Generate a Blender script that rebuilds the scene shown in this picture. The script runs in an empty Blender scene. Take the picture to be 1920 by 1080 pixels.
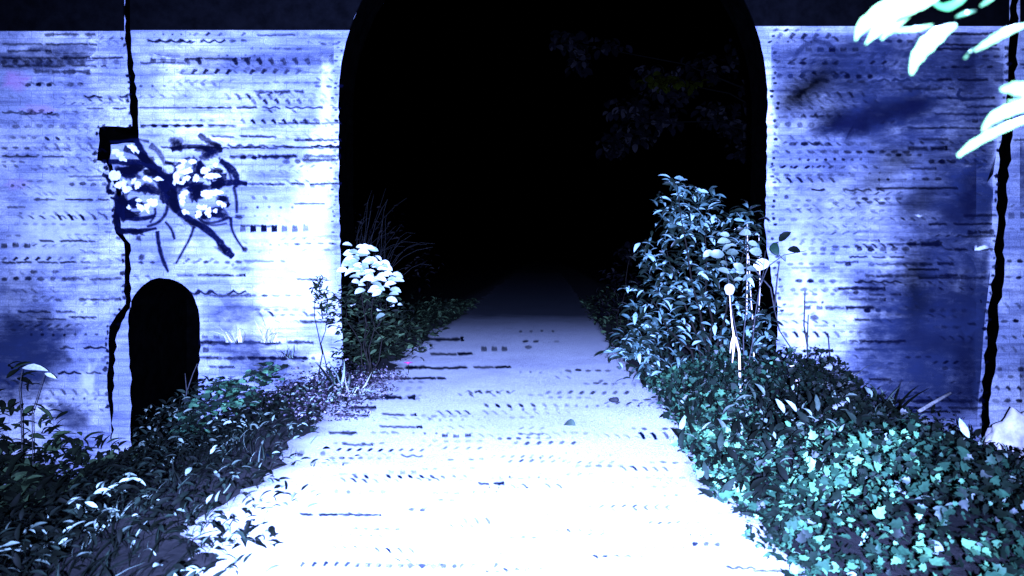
import bpy, bmesh, math, random
import numpy as np
from mathutils import Vector, noise as mnoise

random.seed(7)
RNG = np.random.default_rng(7)
scene = bpy.context.scene
COL = scene.collection

# ---------------------------------------------------------------- camera
FOC = 1387.0                 # focal length in photo pixels (1920 wide)
CX, CY, EYE = 1022.0, 475.0, 1.6   # straight-ahead point and eye height
WY = 9.9                     # distance of the portal wall
cam_d = bpy.data.cameras.new("camera")
cam = bpy.data.objects.new("camera", cam_d)
COL.objects.link(cam)
cam.location = (0, 0, EYE)
cam.rotation_euler = (math.radians(90), 0, 0)
cam_d.sensor_width = 36.0
cam_d.lens = 36.0 * FOC / 1920.0
cam_d.shift_x = -(CX - 960) / 1920.0
cam_d.shift_y = -(540 - CY) / 1920.0
cam_d.clip_start = 0.05
cam_d.clip_end = 600
cam_d.dof.use_dof = True
cam_d.dof.focus_distance = 9.6
cam_d.dof.aperture_fstop = 2.5
scene.camera = cam

# ---------------------------------------------------------------- night sky
world = bpy.data.worlds.new("World")
scene.world = world
world.use_nodes = True
wn = world.node_tree
sky = wn.nodes.new("ShaderNodeTexSky")
sky.sky_type = 'NISHITA'
sky.sun_disc = False
sky.sun_elevation = math.radians(-6)
sky.sun_rotation = math.radians(200)
bg = wn.nodes["Background"]
wn.links.new(sky.outputs[0], bg.inputs[0])
bg.inputs[1].default_value = 0.05

# ---------------------------------------------------------------- the torch that lights the picture
sp = bpy.data.lights.new("torch", 'SPOT')
sp.color = (0.25, 0.365, 1.0)
sp.energy = 84000
sp.spot_size = math.radians(88)
sp.spot_blend = 0.9
sp.shadow_soft_size = 0.035
torch = bpy.data.objects.new("torch", sp)
COL.objects.link(torch)
torch.location = (0.03, -0.5, 1.67)
aim = Vector((-0.5, 9.9, 1.9)) - torch.location
torch.rotation_euler = aim.to_track_quat('-Z', 'Y').to_euler()

vs = scene.view_settings
scene.display_settings.display_device = 'sRGB'
vs.view_transform = 'Standard'
vs.look = 'None'
vs.exposure = 0.0
vs.gamma = 1.0
scene.cycles.transparent_max_bounces = 48
scene.cycles.max_bounces = 4


# ---------------------------------------------------------------- helpers
def P(px, py, Y):
    return ((px - CX) / FOC * Y, Y, EYE - (py - CY) / FOC * Y)

def onground(px, py, z=0.0):
    Y = FOC * (EYE - z) / (py - CY)
    return ((px - CX) / FOC * Y, Y, z)

def link(o, parent=None):
    COL.objects.link(o)
    if parent is not None:
        o.parent = parent
    return o

def tag(o, label=None, cat=None, group=None, kind=None):
    if label: o["label"] = label
    if cat: o["category"] = cat
    if group: o["group"] = group
    if kind: o["kind"] = kind
    return o

def thing(name, label, cat, loc=(0, 0, 0), group=None):
    o = bpy.data.objects.new(name, None)
    o.empty_display_size = 0.2
    o.location = loc
    COL.objects.link(o)
    return tag(o, label, cat, group)

def mesh_np(name, V, F, mats, parent=None, attrs=None, smooth=False, midx=None):
    """V (n,3) world coords; F list/array of polygons. Child meshes are stored relative to the parent's place."""
    me = bpy.data.meshes.new(name)
    V = np.asarray(V, dtype=np.float64)
    if parent is not None:
        off = np.zeros(3)
        p = parent
        while p is not None:
            off += np.array(p.location)
            p = p.parent
        V = V - off
    if isinstance(F, np.ndarray):
        n, k = F.shape
        me.vertices.add(len(V)); me.vertices.foreach_set("co", V.astype(np.float32).ravel())
        me.loops.add(n * k); me.loops.foreach_set("vertex_index", F.astype(np.int32).ravel())
        me.polygons.add(n)
        me.polygons.foreach_set("loop_start", np.arange(0, n * k, k, dtype=np.int32))
        me.polygons.foreach_set("loop_total", np.full(n, k, dtype=np.int32))
        me.update(calc_edges=True)
        me.validate()
    else:
        me.from_pydata([tuple(v) for v in V], [], F)
    if not isinstance(mats, (list, tuple)):
        mats = [mats]
    for m in mats:
        me.materials.append(m)
    if midx is not None:
        me.polygons.foreach_set("material_index", np.asarray(midx, dtype=np.int32))
    for k, arr in (attrs or {}).items():
        a = me.attributes.new(k, 'FLOAT', 'POINT')
        a.data.foreach_set("value", np.asarray(arr, dtype=np.float32))
    if smooth:
        me.polygons.foreach_set("use_smooth", np.ones(len(me.polygons), dtype=bool))
    me.update()
    o = bpy.data.objects.new(name, me)
    return link(o, parent)

def tube(points, radii, n=6):
    V, F = [], []
    pts = [Vector(p) for p in points]
    for i, p in enumerate(pts):
        d = (pts[min(i + 1, len(pts) - 1)] - pts[max(i - 1, 0)]).normalized()
        a = d.cross(Vector((0.13, 0.97, 0.21)))
        if a.length < 1e-3: a = d.cross(Vector((1, 0, 0)))
        a.normalize(); b = d.cross(a)
        for k in range(n):
            t = 2 * math.pi * k / n
            V.append(p + (a * math.cos(t) + b * math.sin(t)) * radii[i])
    for i in range(len(pts) - 1):
        for k in range(n):
            F.append((i * n + k, i * n + (k + 1) % n, (i + 1) * n + (k + 1) % n, (i + 1) * n + k))
    F.append(tuple(range(n))[::-1]); F.append(tuple(range((len(pts) - 1) * n, len(pts) * n)))
    return V, F

class Soup:
    def __init__(self): self.V, self.F = [], []
    def add(self, VF):
        o = len(self.V)
        self.V += [tuple(v) for v in VF[0]]
        self.F += [tuple(i + o for i in f) for f in VF[1]]
        return self
    def build(self, name, mat, parent=None, smooth=True):
        return mesh_np(name, self.V, self.F, mat, parent, smooth=smooth)

# ---------------------------------------------------------------- materials
def new_mat(name):
    m = bpy.data.materials.new(name); m.use_nodes = True
    nt = m.node_tree
    return m, nt, nt.nodes["Principled BSDF"]

def N(nt, typ, **kw):
    n = nt.nodes.new(typ)
    for k, v in kw.items():
        if k in n.inputs: n.inputs[k].default_value = v
        else: setattr(n, k, v)
    return n

def ramp(nt, src, stops):
    r = nt.nodes.new("ShaderNodeValToRGB")
    e = r.color_ramp.elements
    e[0].position, e[0].color = stops[0][0], stops[0][1] + (1,)
    e[1].position, e[1].color = stops[-1][0], stops[-1][1] + (1,)
    for p, c in stops[1:-1]:
        x = e.new(p); x.color = c + (1,)
    nt.links.new(src, r.inputs[0])
    return r.outputs[0]

def mixc(nt, fac, a, b, mode='MIX'):
    n = nt.nodes.new("ShaderNodeMix"); n.data_type = 'RGBA'; n.blend_type = mode
    if isinstance(fac, float): n.inputs[0].default_value = fac
    else: nt.links.new(fac, n.inputs[0])
    for i, c in ((6, a), (7, b)):
        if isinstance(c, tuple): n.inputs[i].default_value = c + (1,)
        else: nt.links.new(c, n.inputs[i])
    return n.outputs[2]

def wall_material(name, base, stain, lo, hi):
    m, nt, b = new_mat(name)
    tc = N(nt, "ShaderNodeTexCoord")
    sep = N(nt, "ShaderNodeSeparateXYZ"); nt.links.new(tc.outputs["Object"], sep.inputs[0])
    cmb = N(nt, "ShaderNodeCombineXYZ")
    nt.links.new(sep.outputs[0], cmb.inputs[0]); nt.links.new(sep.outputs[2], cmb.inputs[1])
    n1 = N(nt, "ShaderNodeTexNoise", Scale=0.75, Detail=7.0, Roughness=0.62)
    nt.links.new(tc.outputs["Object"], n1.inputs["Vector"])
    streak = N(nt, "ShaderNodeMapping"); streak.inputs["Scale"].default_value = (0.8, 1, 7.0)
    nt.links.new(tc.outputs["Object"], streak.inputs[0])
    n2 = N(nt, "ShaderNodeTexNoise", Scale=1.6, Detail=5.0, Roughness=0.6)
    nt.links.new(streak.outputs[0], n2.inputs["Vector"])
    n3 = N(nt, "ShaderNodeTexNoise", Scale=60.0, Detail=3.0, Roughness=0.7)
    nt.links.new(tc.outputs["Object"], n3.inputs["Vector"])
    wob = N(nt, "ShaderNodeVectorMath", operation='ADD')
    sc = N(nt, "ShaderNodeVectorMath", operation='SCALE'); sc.inputs[3].default_value = 0.03
    nw = N(nt, "ShaderNodeTexNoise", Scale=5.0, Detail=2.0)
    nt.links.new(tc.outputs["Object"], nw.inputs["Vector"]); nt.links.new(nw.outputs["Color"], sc.inputs[0])
    nt.links.new(cmb.outputs[0], wob.inputs[0]); nt.links.new(sc.outputs[0], wob.inputs[1])
    br = N(nt, "ShaderNodeTexBrick", Scale=1.0)
    br.inputs["Brick Width"].default_value = 0.30; br.inputs["Row Height"].default_value = 0.10
    br.inputs["Mortar Size"].default_value = 0.008; br.inputs["Mortar Smooth"].default_value = 0.5
    br.inputs["Color1"].default_value = (0.75, 0.75, 0.75, 1); br.inputs["Color2"].default_value = (1, 1, 1, 1)
    br.inputs["Mortar"].default_value = (0.62, 0.62, 0.66, 1)
    nt.links.new(wob.outputs[0], br.inputs["Vector"])
    f = ramp(nt, n1.outputs["Fac"], [(lo, (1, 1, 1)), (hi, (0, 0, 0))])
    c = mixc(nt, f, base, stain)
    s = ramp(nt, n2.outputs["Fac"], [(0.34, (0.30, 0.32, 0.45)), (0.56, (1, 1, 1))])
    c = mixc(nt, 0.8, c, s, 'MULTIPLY')
    c = mixc(nt, 0.4, c, br.outputs["Color"], 'MULTIPLY')
    g = ramp(nt, n3.outputs["Fac"], [(0.32, (0.45, 0.45, 0.48)), (0.65, (1.2, 1.2, 1.18))])
    c = mixc(nt, 0.7, c, g, 'MULTIPLY')
    nt.links.new(c, b.inputs["Base Color"])
    b.inputs["Roughness"].default_value = 0.92
    b.inputs["Specular IOR Level"].default_value = 0.15
    bp = N(nt, "ShaderNodeBump"); bp.inputs["Strength"].default_value = 0.6; bp.inputs["Distance"].default_value = 0.012
    ad = N(nt, "ShaderNodeMath", operation='ADD')
    nt.links.new(br.outputs["Fac"], ad.inputs[0]); ad.inputs[0].default_value = 0
    iv = N(nt, "ShaderNodeMath", operation='MULTIPLY_ADD'); iv.inputs[1].default_value = -1.0
    nt.links.new(br.outputs["Fac"], iv.inputs[0]); nt.links.new(n3.outputs["Fac"], iv.inputs[2])
    nt.links.new(iv.outputs[0], bp.inputs["Height"])
    nt.links.new(bp.outputs[0], b.inputs["Normal"])
    return m

def plain(name, col, rough=0.9, var=0.35, scale=8.0, spec=0.2, bump=0.0):
    m, nt, b = new_mat(name)
    tc = N(nt, "ShaderNodeTexCoord")
    n1 = N(nt, "ShaderNodeTexNoise", Scale=scale, Detail=6.0, Roughness=0.65)
    nt.links.new(tc.outputs["Object"], n1.inputs["Vector"])
    lo = tuple(c * (1 - var) for c in col); hi = tuple(min(1, c * (1 + var)) for c in col)
    c = ramp(nt, n1.outputs["Fac"], [(0.35, lo), (0.65, hi)])
    nt.links.new(c, b.inputs["Base Color"])
    b.inputs["Roughness"].default_value = rough
    b.inputs["Specular IOR Level"].default_value = spec
    if bump:
        bp = N(nt, "ShaderNodeBump"); bp.inputs["Strength"].default_value = bump; bp.inputs["Distance"].default_value = 0.02
        nt.links.new(n1.outputs["Fac"], bp.inputs["Height"]); nt.links.new(bp.outputs[0], b.inputs["Normal"])
    return m

def leaf_material(name, stops, rough=0.45, spec=0.5):
    """colour picked per leaf by the attribute rnd"""
    m, nt, b = new_mat(name)
    at = N(nt, "ShaderNodeAttribute", attribute_name="rnd")
    c = ramp(nt, at.outputs["Fac"], stops)
    tc = N(nt, "ShaderNodeTexCoord")
    n1 = N(nt, "ShaderNodeTexNoise", Scale=40.0, Detail=3.0)
    nt.links.new(tc.outputs["Object"], n1.inputs["Vector"])
    v = ramp(nt, n1.outputs["Fac"], [(0.3, (0.7, 0.7, 0.7)), (0.7, (1.2, 1.2, 1.2))])
    c = mixc(nt, 1.0, c, v, 'MULTIPLY')
    nt.links.new(c, b.inputs["Base Color"])
    b.inputs["Roughness"].default_value = rough
    b.inputs["Specular IOR Level"].default_value = spec
    return m

def mark_material(name, col, scale=28.0, stretch=1.0, gain=1.2):
    """paint / dirt / painted light or shade with soft edges: coverage comes from the attribute cover"""
    m, nt, b = new_mat(name)
    out = [n for n in nt.nodes if n.type == 'OUTPUT_MATERIAL'][0]
    b.inputs["Base Color"].default_value = col + (1,)
    b.inputs["Roughness"].default_value = 0.95
    b.inputs["Specular IOR Level"].default_value = 0.0
    at = N(nt, "ShaderNodeAttribute", attribute_name="cover")
    tc = N(nt, "ShaderNodeTexCoord")
    n1 = N(nt, "ShaderNodeTexNoise", Scale=scale, Detail=5.0, Roughness=0.7)
    mp = N(nt, "ShaderNodeMapping"); mp.inputs["Scale"].default_value = (1.0 / stretch, 1.0, stretch)
    nt.links.new(tc.outputs["Object"], mp.inputs[0]); nt.links.new(mp.outputs[0], n1.inputs["Vector"])
    ma = N(nt, "ShaderNodeMath", operation='MULTIPLY_ADD'); ma.inputs[1].default_value = gain; ma.inputs[2].default_value = -gain / 2
    nt.links.new(n1.outputs["Fac"], ma.inputs[0])
    # cover + cover*(noise-.5)*1.2
    mu = N(nt, "ShaderNodeMath", operation='MULTIPLY'); nt.links.new(ma.outputs[0], mu.inputs[0]); nt.links.new(at.outputs["Fac"], mu.inputs[1])
    ad = N(nt, "ShaderNodeMath", operation='ADD', use_clamp=True)
    nt.links.new(mu.outputs[0], ad.inputs[0]); nt.links.new(at.outputs["Fac"], ad.inputs[1])
    tr = N(nt, "ShaderNodeBsdfTransparent")
    mx = N(nt, "ShaderNodeMixShader")
    nt.links.new(ad.outputs[0], mx.inputs[0]); nt.links.new(tr.outputs[0], mx.inputs[1]); nt.links.new(b.outputs[0], mx.inputs[2])
    nt.links.new(mx.outputs[0], out.inputs["Surface"])
    return m

M = {}
M['brick_pale'] = wall_material("pale_brick", (0.56, 0.54, 0.53), (0.15, 0.16, 0.22), 0.47, 0.74)
M['brick_stained'] = wall_material("stained_brick", (0.40, 0.39, 0.42), (0.13, 0.13, 0.16), 0.40, 0.60)
M['recess_black'] = plain("recess_dark_brick", (0.00025, 0.00025, 0.00025), 1.0, 0.5, 6, 0.0)  # near-black base colour puts the shade of arch, doorway and joints into the brick
M['band'] = plain("dark_overlay_band", (0.0011, 0.0011, 0.0014), 0.95, 0.35, 5, 0.0)
M['dash_dark'] = mark_material("black_dash_marks", (0.001, 0.0013, 0.006))
M['stain_shade'] = mark_material("stain_and_shade", (0.010, 0.014, 0.034), 6.0, 1.6, 2.3)
M['paint_blue'] = mark_material("dark_blue_paint", (0.0012, 0.0018, 0.010))
M['paint_white'] = mark_material("white_paint", (0.46, 0.46, 0.46))
M['bark'] = plain("dark_bark", (0.006, 0.005, 0.004), 0.9, 0.4, 20, 0.02)
M['pale_stalk'] = plain("pale_dry_stalk", (0.55, 0.44, 0.36), 0.7, 0.3, 30)
M['cane'] = plain("bare_cane", (0.011, 0.011, 0.011), 0.9, 0.4, 30, 0.0)
M['dull_stick'] = plain("dull_stick", (0.14, 0.13, 0.12), 0.8, 0.5, 25)
M['dark_twig'] = plain("dark_twig", (0.0012, 0.0012, 0.0012), 0.9, 0.4, 30, 0.0)
M['grey_twig'] = plain("grey_twig", (0.03, 0.028, 0.03), 0.8, 0.4, 30, 0.05)
M['stone'] = plain("pale_stone", (0.62, 0.54, 0.5), 0.9, 0.35, 5, 0.2, 0.6)
M['pebble'] = plain("dark_pebble", (0.006, 0.006, 0.008), 0.8, 0.4, 30)
M['leaf_shrub'] = leaf_material("shrub_leaf", [(0.0, (0.002, 0.004, 0.0015)), (0.5, (0.004, 0.008, 0.005)), (0.78, (0.045, 0.085, 0.075)), (1.0, (0.20, 0.29, 0.27))], 0.35, 0.4)
M['leaf_bright'] = leaf_material("pale_leaf", [(0.0, (0.03, 0.045, 0.03)), (0.5, (0.13, 0.16, 0.12)), (1.0, (0.42, 0.44, 0.40))], 0.5, 0.5)
M['leaf_dark'] = leaf_material("dark_undergrowth", [(0.0, (0.001, 0.0015, 0.0005)), (0.7, (0.003, 0.005, 0.002)), (1.0, (0.03, 0.05, 0.02))], 0.7, 0.06)  # near-black leaf colours with a few paler ones
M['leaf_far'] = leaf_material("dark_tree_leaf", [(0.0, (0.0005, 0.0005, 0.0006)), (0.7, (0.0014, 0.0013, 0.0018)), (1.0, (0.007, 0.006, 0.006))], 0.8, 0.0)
M['ivy'] = leaf_material("ivy_leaf", [(0.0, (0.0008, 0.002, 0.0005)), (0.45, (0.003, 0.007, 0.004)), (0.75, (0.012, 0.040, 0.020)), (1.0, (0.055, 0.145, 0.062))], 0.45, 0.2)
M['weed'] = leaf_material("weed_blade", [(0.0, (0.0006, 0.001, 0.0003)), (0.5, (0.0012, 0.002, 0.0012)), (0.75, (0.008, 0.014, 0.009)), (1.0, (0.15, 0.19, 0.15))], 0.7, 0.04)
M['purple'] = leaf_material("purplish_weed", [(0.0, (0.004, 0.003, 0.005)), (0.5, (0.028, 0.021, 0.03)), (1.0, (0.26, 0.21, 0.25))], 0.7, 0.05)
M['dry'] = leaf_material("dry_grass", [(0.0, (0.10, 0.10, 0.07)), (1.0, (0.42, 0.40, 0.30))], 0.7, 0.2)
M['near_leaf'] = leaf_material("near_green_leaf", [(0.0, (0.003, 0.022, 0.003)), (1.0, (0.022, 0.045, 0.01))], 0.45, 0.5)
M['flower'] = plain("magenta_petal", (0.55, 0.05, 0.30), 0.6, 0.2, 30)

# ground
def soil_material():
    m, nt, b = new_mat("soil")
    tc = N(nt, "ShaderNodeTexCoord")
    n1 = N(nt, "ShaderNodeTexNoise", Scale=1.2, Detail=8.0, Roughness=0.7); nt.links.new(tc.outputs["Object"], n1.inputs["Vector"])
    n2 = N(nt, "ShaderNodeTexNoise", Scale=26.0, Detail=5.0, Roughness=0.75); nt.links.new(tc.outputs["Object"], n2.inputs["Vector"])
    c = ramp(nt, n1.outputs["Fac"], [(0.42, (0.002, 0.002, 0.002)), (0.68, (0.018, 0.016, 0.016))])
    v = ramp(nt, n2.outputs["Fac"], [(0.35, (0.35, 0.35, 0.35)), (0.65, (1.4, 1.35, 1.3))])
    nt.links.new(mixc(nt, 1.0, c, v, 'MULTIPLY'), b.inputs["Base Color"])
    b.inputs["Roughness"].default_value = 0.95; b.inputs["Specular IOR Level"].default_value = 0.1
    bp = N(nt, "ShaderNodeBump"); bp.inputs["Strength"].default_value = 0.8; bp.inputs["Distance"].default_value = 0.03
    nt.links.new(n2.outputs["Fac"], bp.inputs["Height"]); nt.links.new(bp.outputs[0], b.inputs["Normal"])
    return m
M['soil'] = soil_material()

def road_material():
    m, nt, b = new_mat("pale_gravel_track")
    tc = N(nt, "ShaderNodeTexCoord")
    n1 = N(nt, "ShaderNodeTexNoise", Scale=0.8, Detail=8.0, Roughness=0.65); nt.links.new(tc.outputs["Object"], n1.inputs["Vector"])
    n2 = N(nt, "ShaderNodeTexNoise", Scale=45.0, Detail=5.0, Roughness=0.75); nt.links.new(tc.outputs["Object"], n2.inputs["Vector"])
    c = ramp(nt, n1.outputs["Fac"], [(0.36, (0.42, 0.41, 0.44)), (0.6, (0.54, 0.53, 0.54))])
    v = ramp(nt, n2.outputs["Fac"], [(0.3, (0.6, 0.6, 0.6)), (0.7, (1.2, 1.2, 1.2))])
    c = mixc(nt, 0.8, c, v, 'MULTIPLY')
    at = N(nt, "ShaderNodeAttribute", attribute_name="edge")
    e2 = N(nt, "ShaderNodeMath", operation='MULTIPLY_ADD'); e2.inputs[1].default_value = 1.6; e2.inputs[2].default_value = -0.8
    nt.links.new(n2.outputs["Fac"], e2.inputs[0])
    e3 = N(nt, "ShaderNodeMath", operation='ADD', use_clamp=True); nt.links.new(e2.outputs[0], e3.inputs[0]); nt.links.new(at.outputs["Fac"], e3.inputs[1])
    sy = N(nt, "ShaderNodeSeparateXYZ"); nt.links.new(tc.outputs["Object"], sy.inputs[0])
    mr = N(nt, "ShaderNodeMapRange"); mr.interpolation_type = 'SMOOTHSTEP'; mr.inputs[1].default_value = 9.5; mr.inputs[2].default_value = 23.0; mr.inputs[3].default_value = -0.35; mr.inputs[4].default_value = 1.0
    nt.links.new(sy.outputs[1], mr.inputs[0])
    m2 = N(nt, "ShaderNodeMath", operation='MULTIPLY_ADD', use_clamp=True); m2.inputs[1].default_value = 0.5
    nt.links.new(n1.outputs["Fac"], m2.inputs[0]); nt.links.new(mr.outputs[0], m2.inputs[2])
    c = mixc(nt, m2.outputs[0], c, (0.022, 0.024, 0.03))  # colour darkens with distance, painting the torch's falloff into the track
    c = mixc(nt, e3.outputs[0], c, (0.05, 0.042, 0.046))
    nt.links.new(c, b.inputs["Base Color"])
    b.inputs["Roughness"].default_value = 0.95; b.inputs["Specular IOR Level"].default_value = 0.1
    bp = N(nt, "ShaderNodeBump"); bp.inputs["Strength"].default_value = 1.0; bp.inputs["Distance"].default_value = 0.035
    nt.links.new(n2.outputs["Fac"], bp.inputs["Height"]); nt.links.new(bp.outputs[0], b.inputs["Normal"])
    return m
M['road'] = road_material()

# ---------------------------------------------------------------- terrain and track
def nz(x, y, s, seed=0.0):
    return mnoise.noise(Vector((x * s + seed, y * s - seed, seed * 1.7)))

LE = [(-6, -2.0), (2.5, -0.95), (3.67, -1.22), (4.23, -1.42), (5.0, -1.62), (7.8, -1.95), (13, -2.12), (60, -2.15)]
RE = [(-6, 1.9), (2.5, 1.35), (3.67, 1.22), (4.3, 1.22), (5.2, 1.04), (6.8, 1.22), (13, 1.14), (60, 1.2)]
def edge(tab, y):
    return float(np.interp(y, [a for a, _ in tab], [b for _, b in tab]))

def ground_z(x, y):
    d = max(0.0, x - 2.75) if x > 0 else max(0.0, -x - 2.55)
    z = -0.43 * d if d < 3.2 else -0.43 * 3.2 - 0.08 * (d - 3.2)
    off = 0.0
    l, r = edge(LE, y), edge(RE, y)
    if x < l: off = min(1.0, (l - x) / 0.5)
    elif x > r: off = min(1.0, (x - r) / 0.5)
    return z + off * (0.05 * nz(x, y, 0.9) + 0.04 * nz(x, y, 2.7, 3.0)) - 0.02

xs = np.concatenate([np.linspace(-120, -12, 12), np.linspace(-11, 11, 111), np.linspace(12, 120, 12)])
ys = np.concatenate([np.linspace(-8, 0, 10), np.linspace(0.3, 14, 92), np.linspace(14.5, 40, 40), np.linspace(45, 300, 18)])
V = [(x, y, ground_z(x, y)) for y in ys for x in xs]
nx = len(xs)
F = np.array([(j * nx + i, j * nx + i + 1, (j + 1) * nx + i + 1, (j + 1) * nx + i) for j in range(len(ys) - 1) for i in range(nx - 1)])
tag(mesh_np("ground", V, F, M['soil'], smooth=True), kind="structure")

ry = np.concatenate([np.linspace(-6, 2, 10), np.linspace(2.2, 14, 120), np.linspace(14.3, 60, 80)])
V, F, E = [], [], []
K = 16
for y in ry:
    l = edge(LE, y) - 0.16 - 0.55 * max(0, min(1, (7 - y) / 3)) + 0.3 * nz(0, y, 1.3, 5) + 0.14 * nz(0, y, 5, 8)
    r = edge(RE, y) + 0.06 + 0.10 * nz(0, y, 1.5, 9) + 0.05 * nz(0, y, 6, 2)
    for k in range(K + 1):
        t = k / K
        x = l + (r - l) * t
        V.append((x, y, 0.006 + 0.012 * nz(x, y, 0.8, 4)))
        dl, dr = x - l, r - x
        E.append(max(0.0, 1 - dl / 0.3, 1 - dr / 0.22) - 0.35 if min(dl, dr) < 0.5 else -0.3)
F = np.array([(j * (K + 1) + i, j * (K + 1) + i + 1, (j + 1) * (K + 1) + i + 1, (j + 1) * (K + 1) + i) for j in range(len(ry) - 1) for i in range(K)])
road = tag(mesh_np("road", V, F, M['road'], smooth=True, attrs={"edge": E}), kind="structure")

# ---------------------------------------------------------------- masonry
def WX(px): return (px - CX) / FOC * WY
def WZ(py): return EYE - (py - CY) / FOC * WY

TH = 0.75
def slab(name, outline, y0, y1, mats, parent=None, black_sides=True):
    """outline of (x, z) pairs, extruded from the front plane y0 to y1; side faces take the second material"""
    bm = bmesh.new()
    a = [bm.verts.new((x, y0, z)) for x, z in outline]
    b = [bm.verts.new((x, y1, z)) for x, z in outline]
    n = len(outline)
    f = bm.faces.new(a); f.material_index = 0
    g = bm.faces.new(b[::-1]); g.material_index = 0
    for i in range(n):
        s = bm.faces.new((a[(i + 1) % n], a[i], b[i], b[(i + 1) % n]))
        s.material_index = 1 if black_sides else 0
    bmesh.ops.recalc_face_normals(bm, faces=bm.faces)
    bmesh.ops.triangulate(bm, faces=[f, g])
    me = bpy.data.meshes.new(name)
    if parent is not None:
        bmesh.ops.translate(bm, verts=bm.verts, vec=-Vector(parent.location))
    bm.to_mesh(me); bm.free()
    for m in mats: me.materials.append(m)
    return link(bpy.data.objects.new(name, me), parent)

def jag(path, step, amp, seed):
    """resample an (px,py) path downwards with toothed edges, one tooth per course"""
    r = random.Random(seed)
    out = []
    for (x0, y0), (x1, y1) in zip(path[:-1], path[1:]):
        d = math.hypot(x1 - x0, y1 - y0)
        n = max(1, int(d / step))
        for i in range(n):
            t = i / n
            v = abs(y1 - y0) > abs(x1 - x0)
            o = amp * (r.uniform(-1, 1) if i else 0.3)
            out.append((x0 + (x1 - x0) * t + (o if v else 0), y0 + (y1 - y0) * t + (0 if v else o)))
    out.append(path[-1])
    return out

TOP, BASE = -620, 1010        # top of the bridge wall and below-ground base, as photo rows on the wall plane
gapL_a = jag([(231, TOP), (233, 60), (246, 235), (184, 238), (180, 300), (196, 303), (214, 350), (215, 438), (230, 455), (233, 570), (203, 612), (200, 750), (206, 800), (205, BASE)], 11, 2.5, 1)
gapL_b = jag([(241, TOP), (244, 60), (258, 200), (260, 268), (207, 271), (205, 300), (226, 345), (226, 430), (244, 458), (245, 575), (219, 625), (214, 700), (212, 760), (209, BASE)], 11, 2.5, 2)
gapR_a = jag([(1899, TOP), (1893, 60), (1889, 150), (1878, 250), (1868, 330), (1870, 420), (1864, 500), (1852, 600), (1845, 700), (1838, 780), (1838, BASE)], 15, 3.5, 3)
gapR_b = jag([(1916, TOP), (1911, 60), (1905, 150), (1900, 240), (1893, 330), (1887, 420), (1884, 500), (1873, 600), (1866, 700), (1855, 780), (1857, BASE)], 13, 3.6, 4)

# arch: circular head on slightly leaning jambs
def arch_path():
    c, r, sy = 1037.0, 402.0, 182.0
    left = jag([(644, BASE), (642, 640), (638, 470), (635, 340), (635, sy)], 9, 1.2, 5)[:-1]
    head = []
    n = 84
    for i in range(n + 1):
        t = math.pi - math.pi * i / n
        rr = r + (random.uniform(-.7, .7))
        head.append((c + rr * math.cos(t), sy - rr * math.sin(t)))
    right = jag([(1439, sy), (1437, 330), (1434, 430), (1446, 520), (1458, 580), (1456, 650), (1452, 740), (1452, BASE)], 9, 1.8, 6)[1:]
    return left, head, right
aL, aH, aR = arch_path()
niche = jag([(247, BASE), (245, 700), (240, 640), (241, 600)], 12, 2, 8)[:-1]
for i in range(25):
    t = math.pi - math.pi * i / 24
    rx = 67
    niche.append((307.5 + rx * math.cos(t) + random.uniform(-1.3, 1.3), 602 - 82 * math.sin(t) ** 0.9 + (2 if math.cos(t) > 0 else 0)))
niche += jag([(374.5, 604), (376, 650), (372, 700), (368, 760), (366, BASE)], 12, 2, 9)

W = lambda pts: [(WX(x), WZ(y)) for x, y in pts]
portal = thing("brick_arch_wall", "wide pale brick bridge wall pierced by the tall dark arch over the track", "arch wall", (0, WY, 0))
outline = gapL_b + niche + aL + aH + aR + gapR_a[::-1]
slab("wall_face", W(outline), WY, WY + TH, [M['brick_pale'], M['recess_black']], portal)
# doorway recess lining behind the face, coloured black for shade
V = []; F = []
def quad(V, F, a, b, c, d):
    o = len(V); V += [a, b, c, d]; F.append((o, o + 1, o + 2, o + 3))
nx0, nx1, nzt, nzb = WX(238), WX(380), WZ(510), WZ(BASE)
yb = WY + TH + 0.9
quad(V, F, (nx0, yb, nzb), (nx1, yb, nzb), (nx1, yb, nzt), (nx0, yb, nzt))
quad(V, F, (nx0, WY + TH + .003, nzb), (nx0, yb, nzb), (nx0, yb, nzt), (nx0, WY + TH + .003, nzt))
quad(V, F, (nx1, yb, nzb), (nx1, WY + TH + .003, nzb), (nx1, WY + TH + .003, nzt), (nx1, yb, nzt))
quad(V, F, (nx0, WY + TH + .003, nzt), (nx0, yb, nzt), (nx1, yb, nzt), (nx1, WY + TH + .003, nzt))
mesh_np("doorway_lining", V, F, M['recess_black'], portal)
# shallow second ring inside the arch (soffit coloured black for shade)
wing_l = thing("brick_wing_wall", "pale brick wing wall left of the crooked black joint", "wall", (WX(100), WY, 0))
slab("wall_face", W([(-620, TOP), ] + gapL_a + [(-620, BASE)]), WY + 0.02, WY + TH, [M['brick_pale'], M['recess_black']], wing_l)
wing_r = thing("brick_wing_wall", "narrow pale brick wing wall right of the wide black joint", "wall", (WX(1960), WY, 0))
slab("wall_face", W(gapR_b + [(2650, BASE), (2650, TOP)]), WY + 0.02, WY + TH, [M['brick_pale'], M['recess_black']], wing_r)
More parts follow.
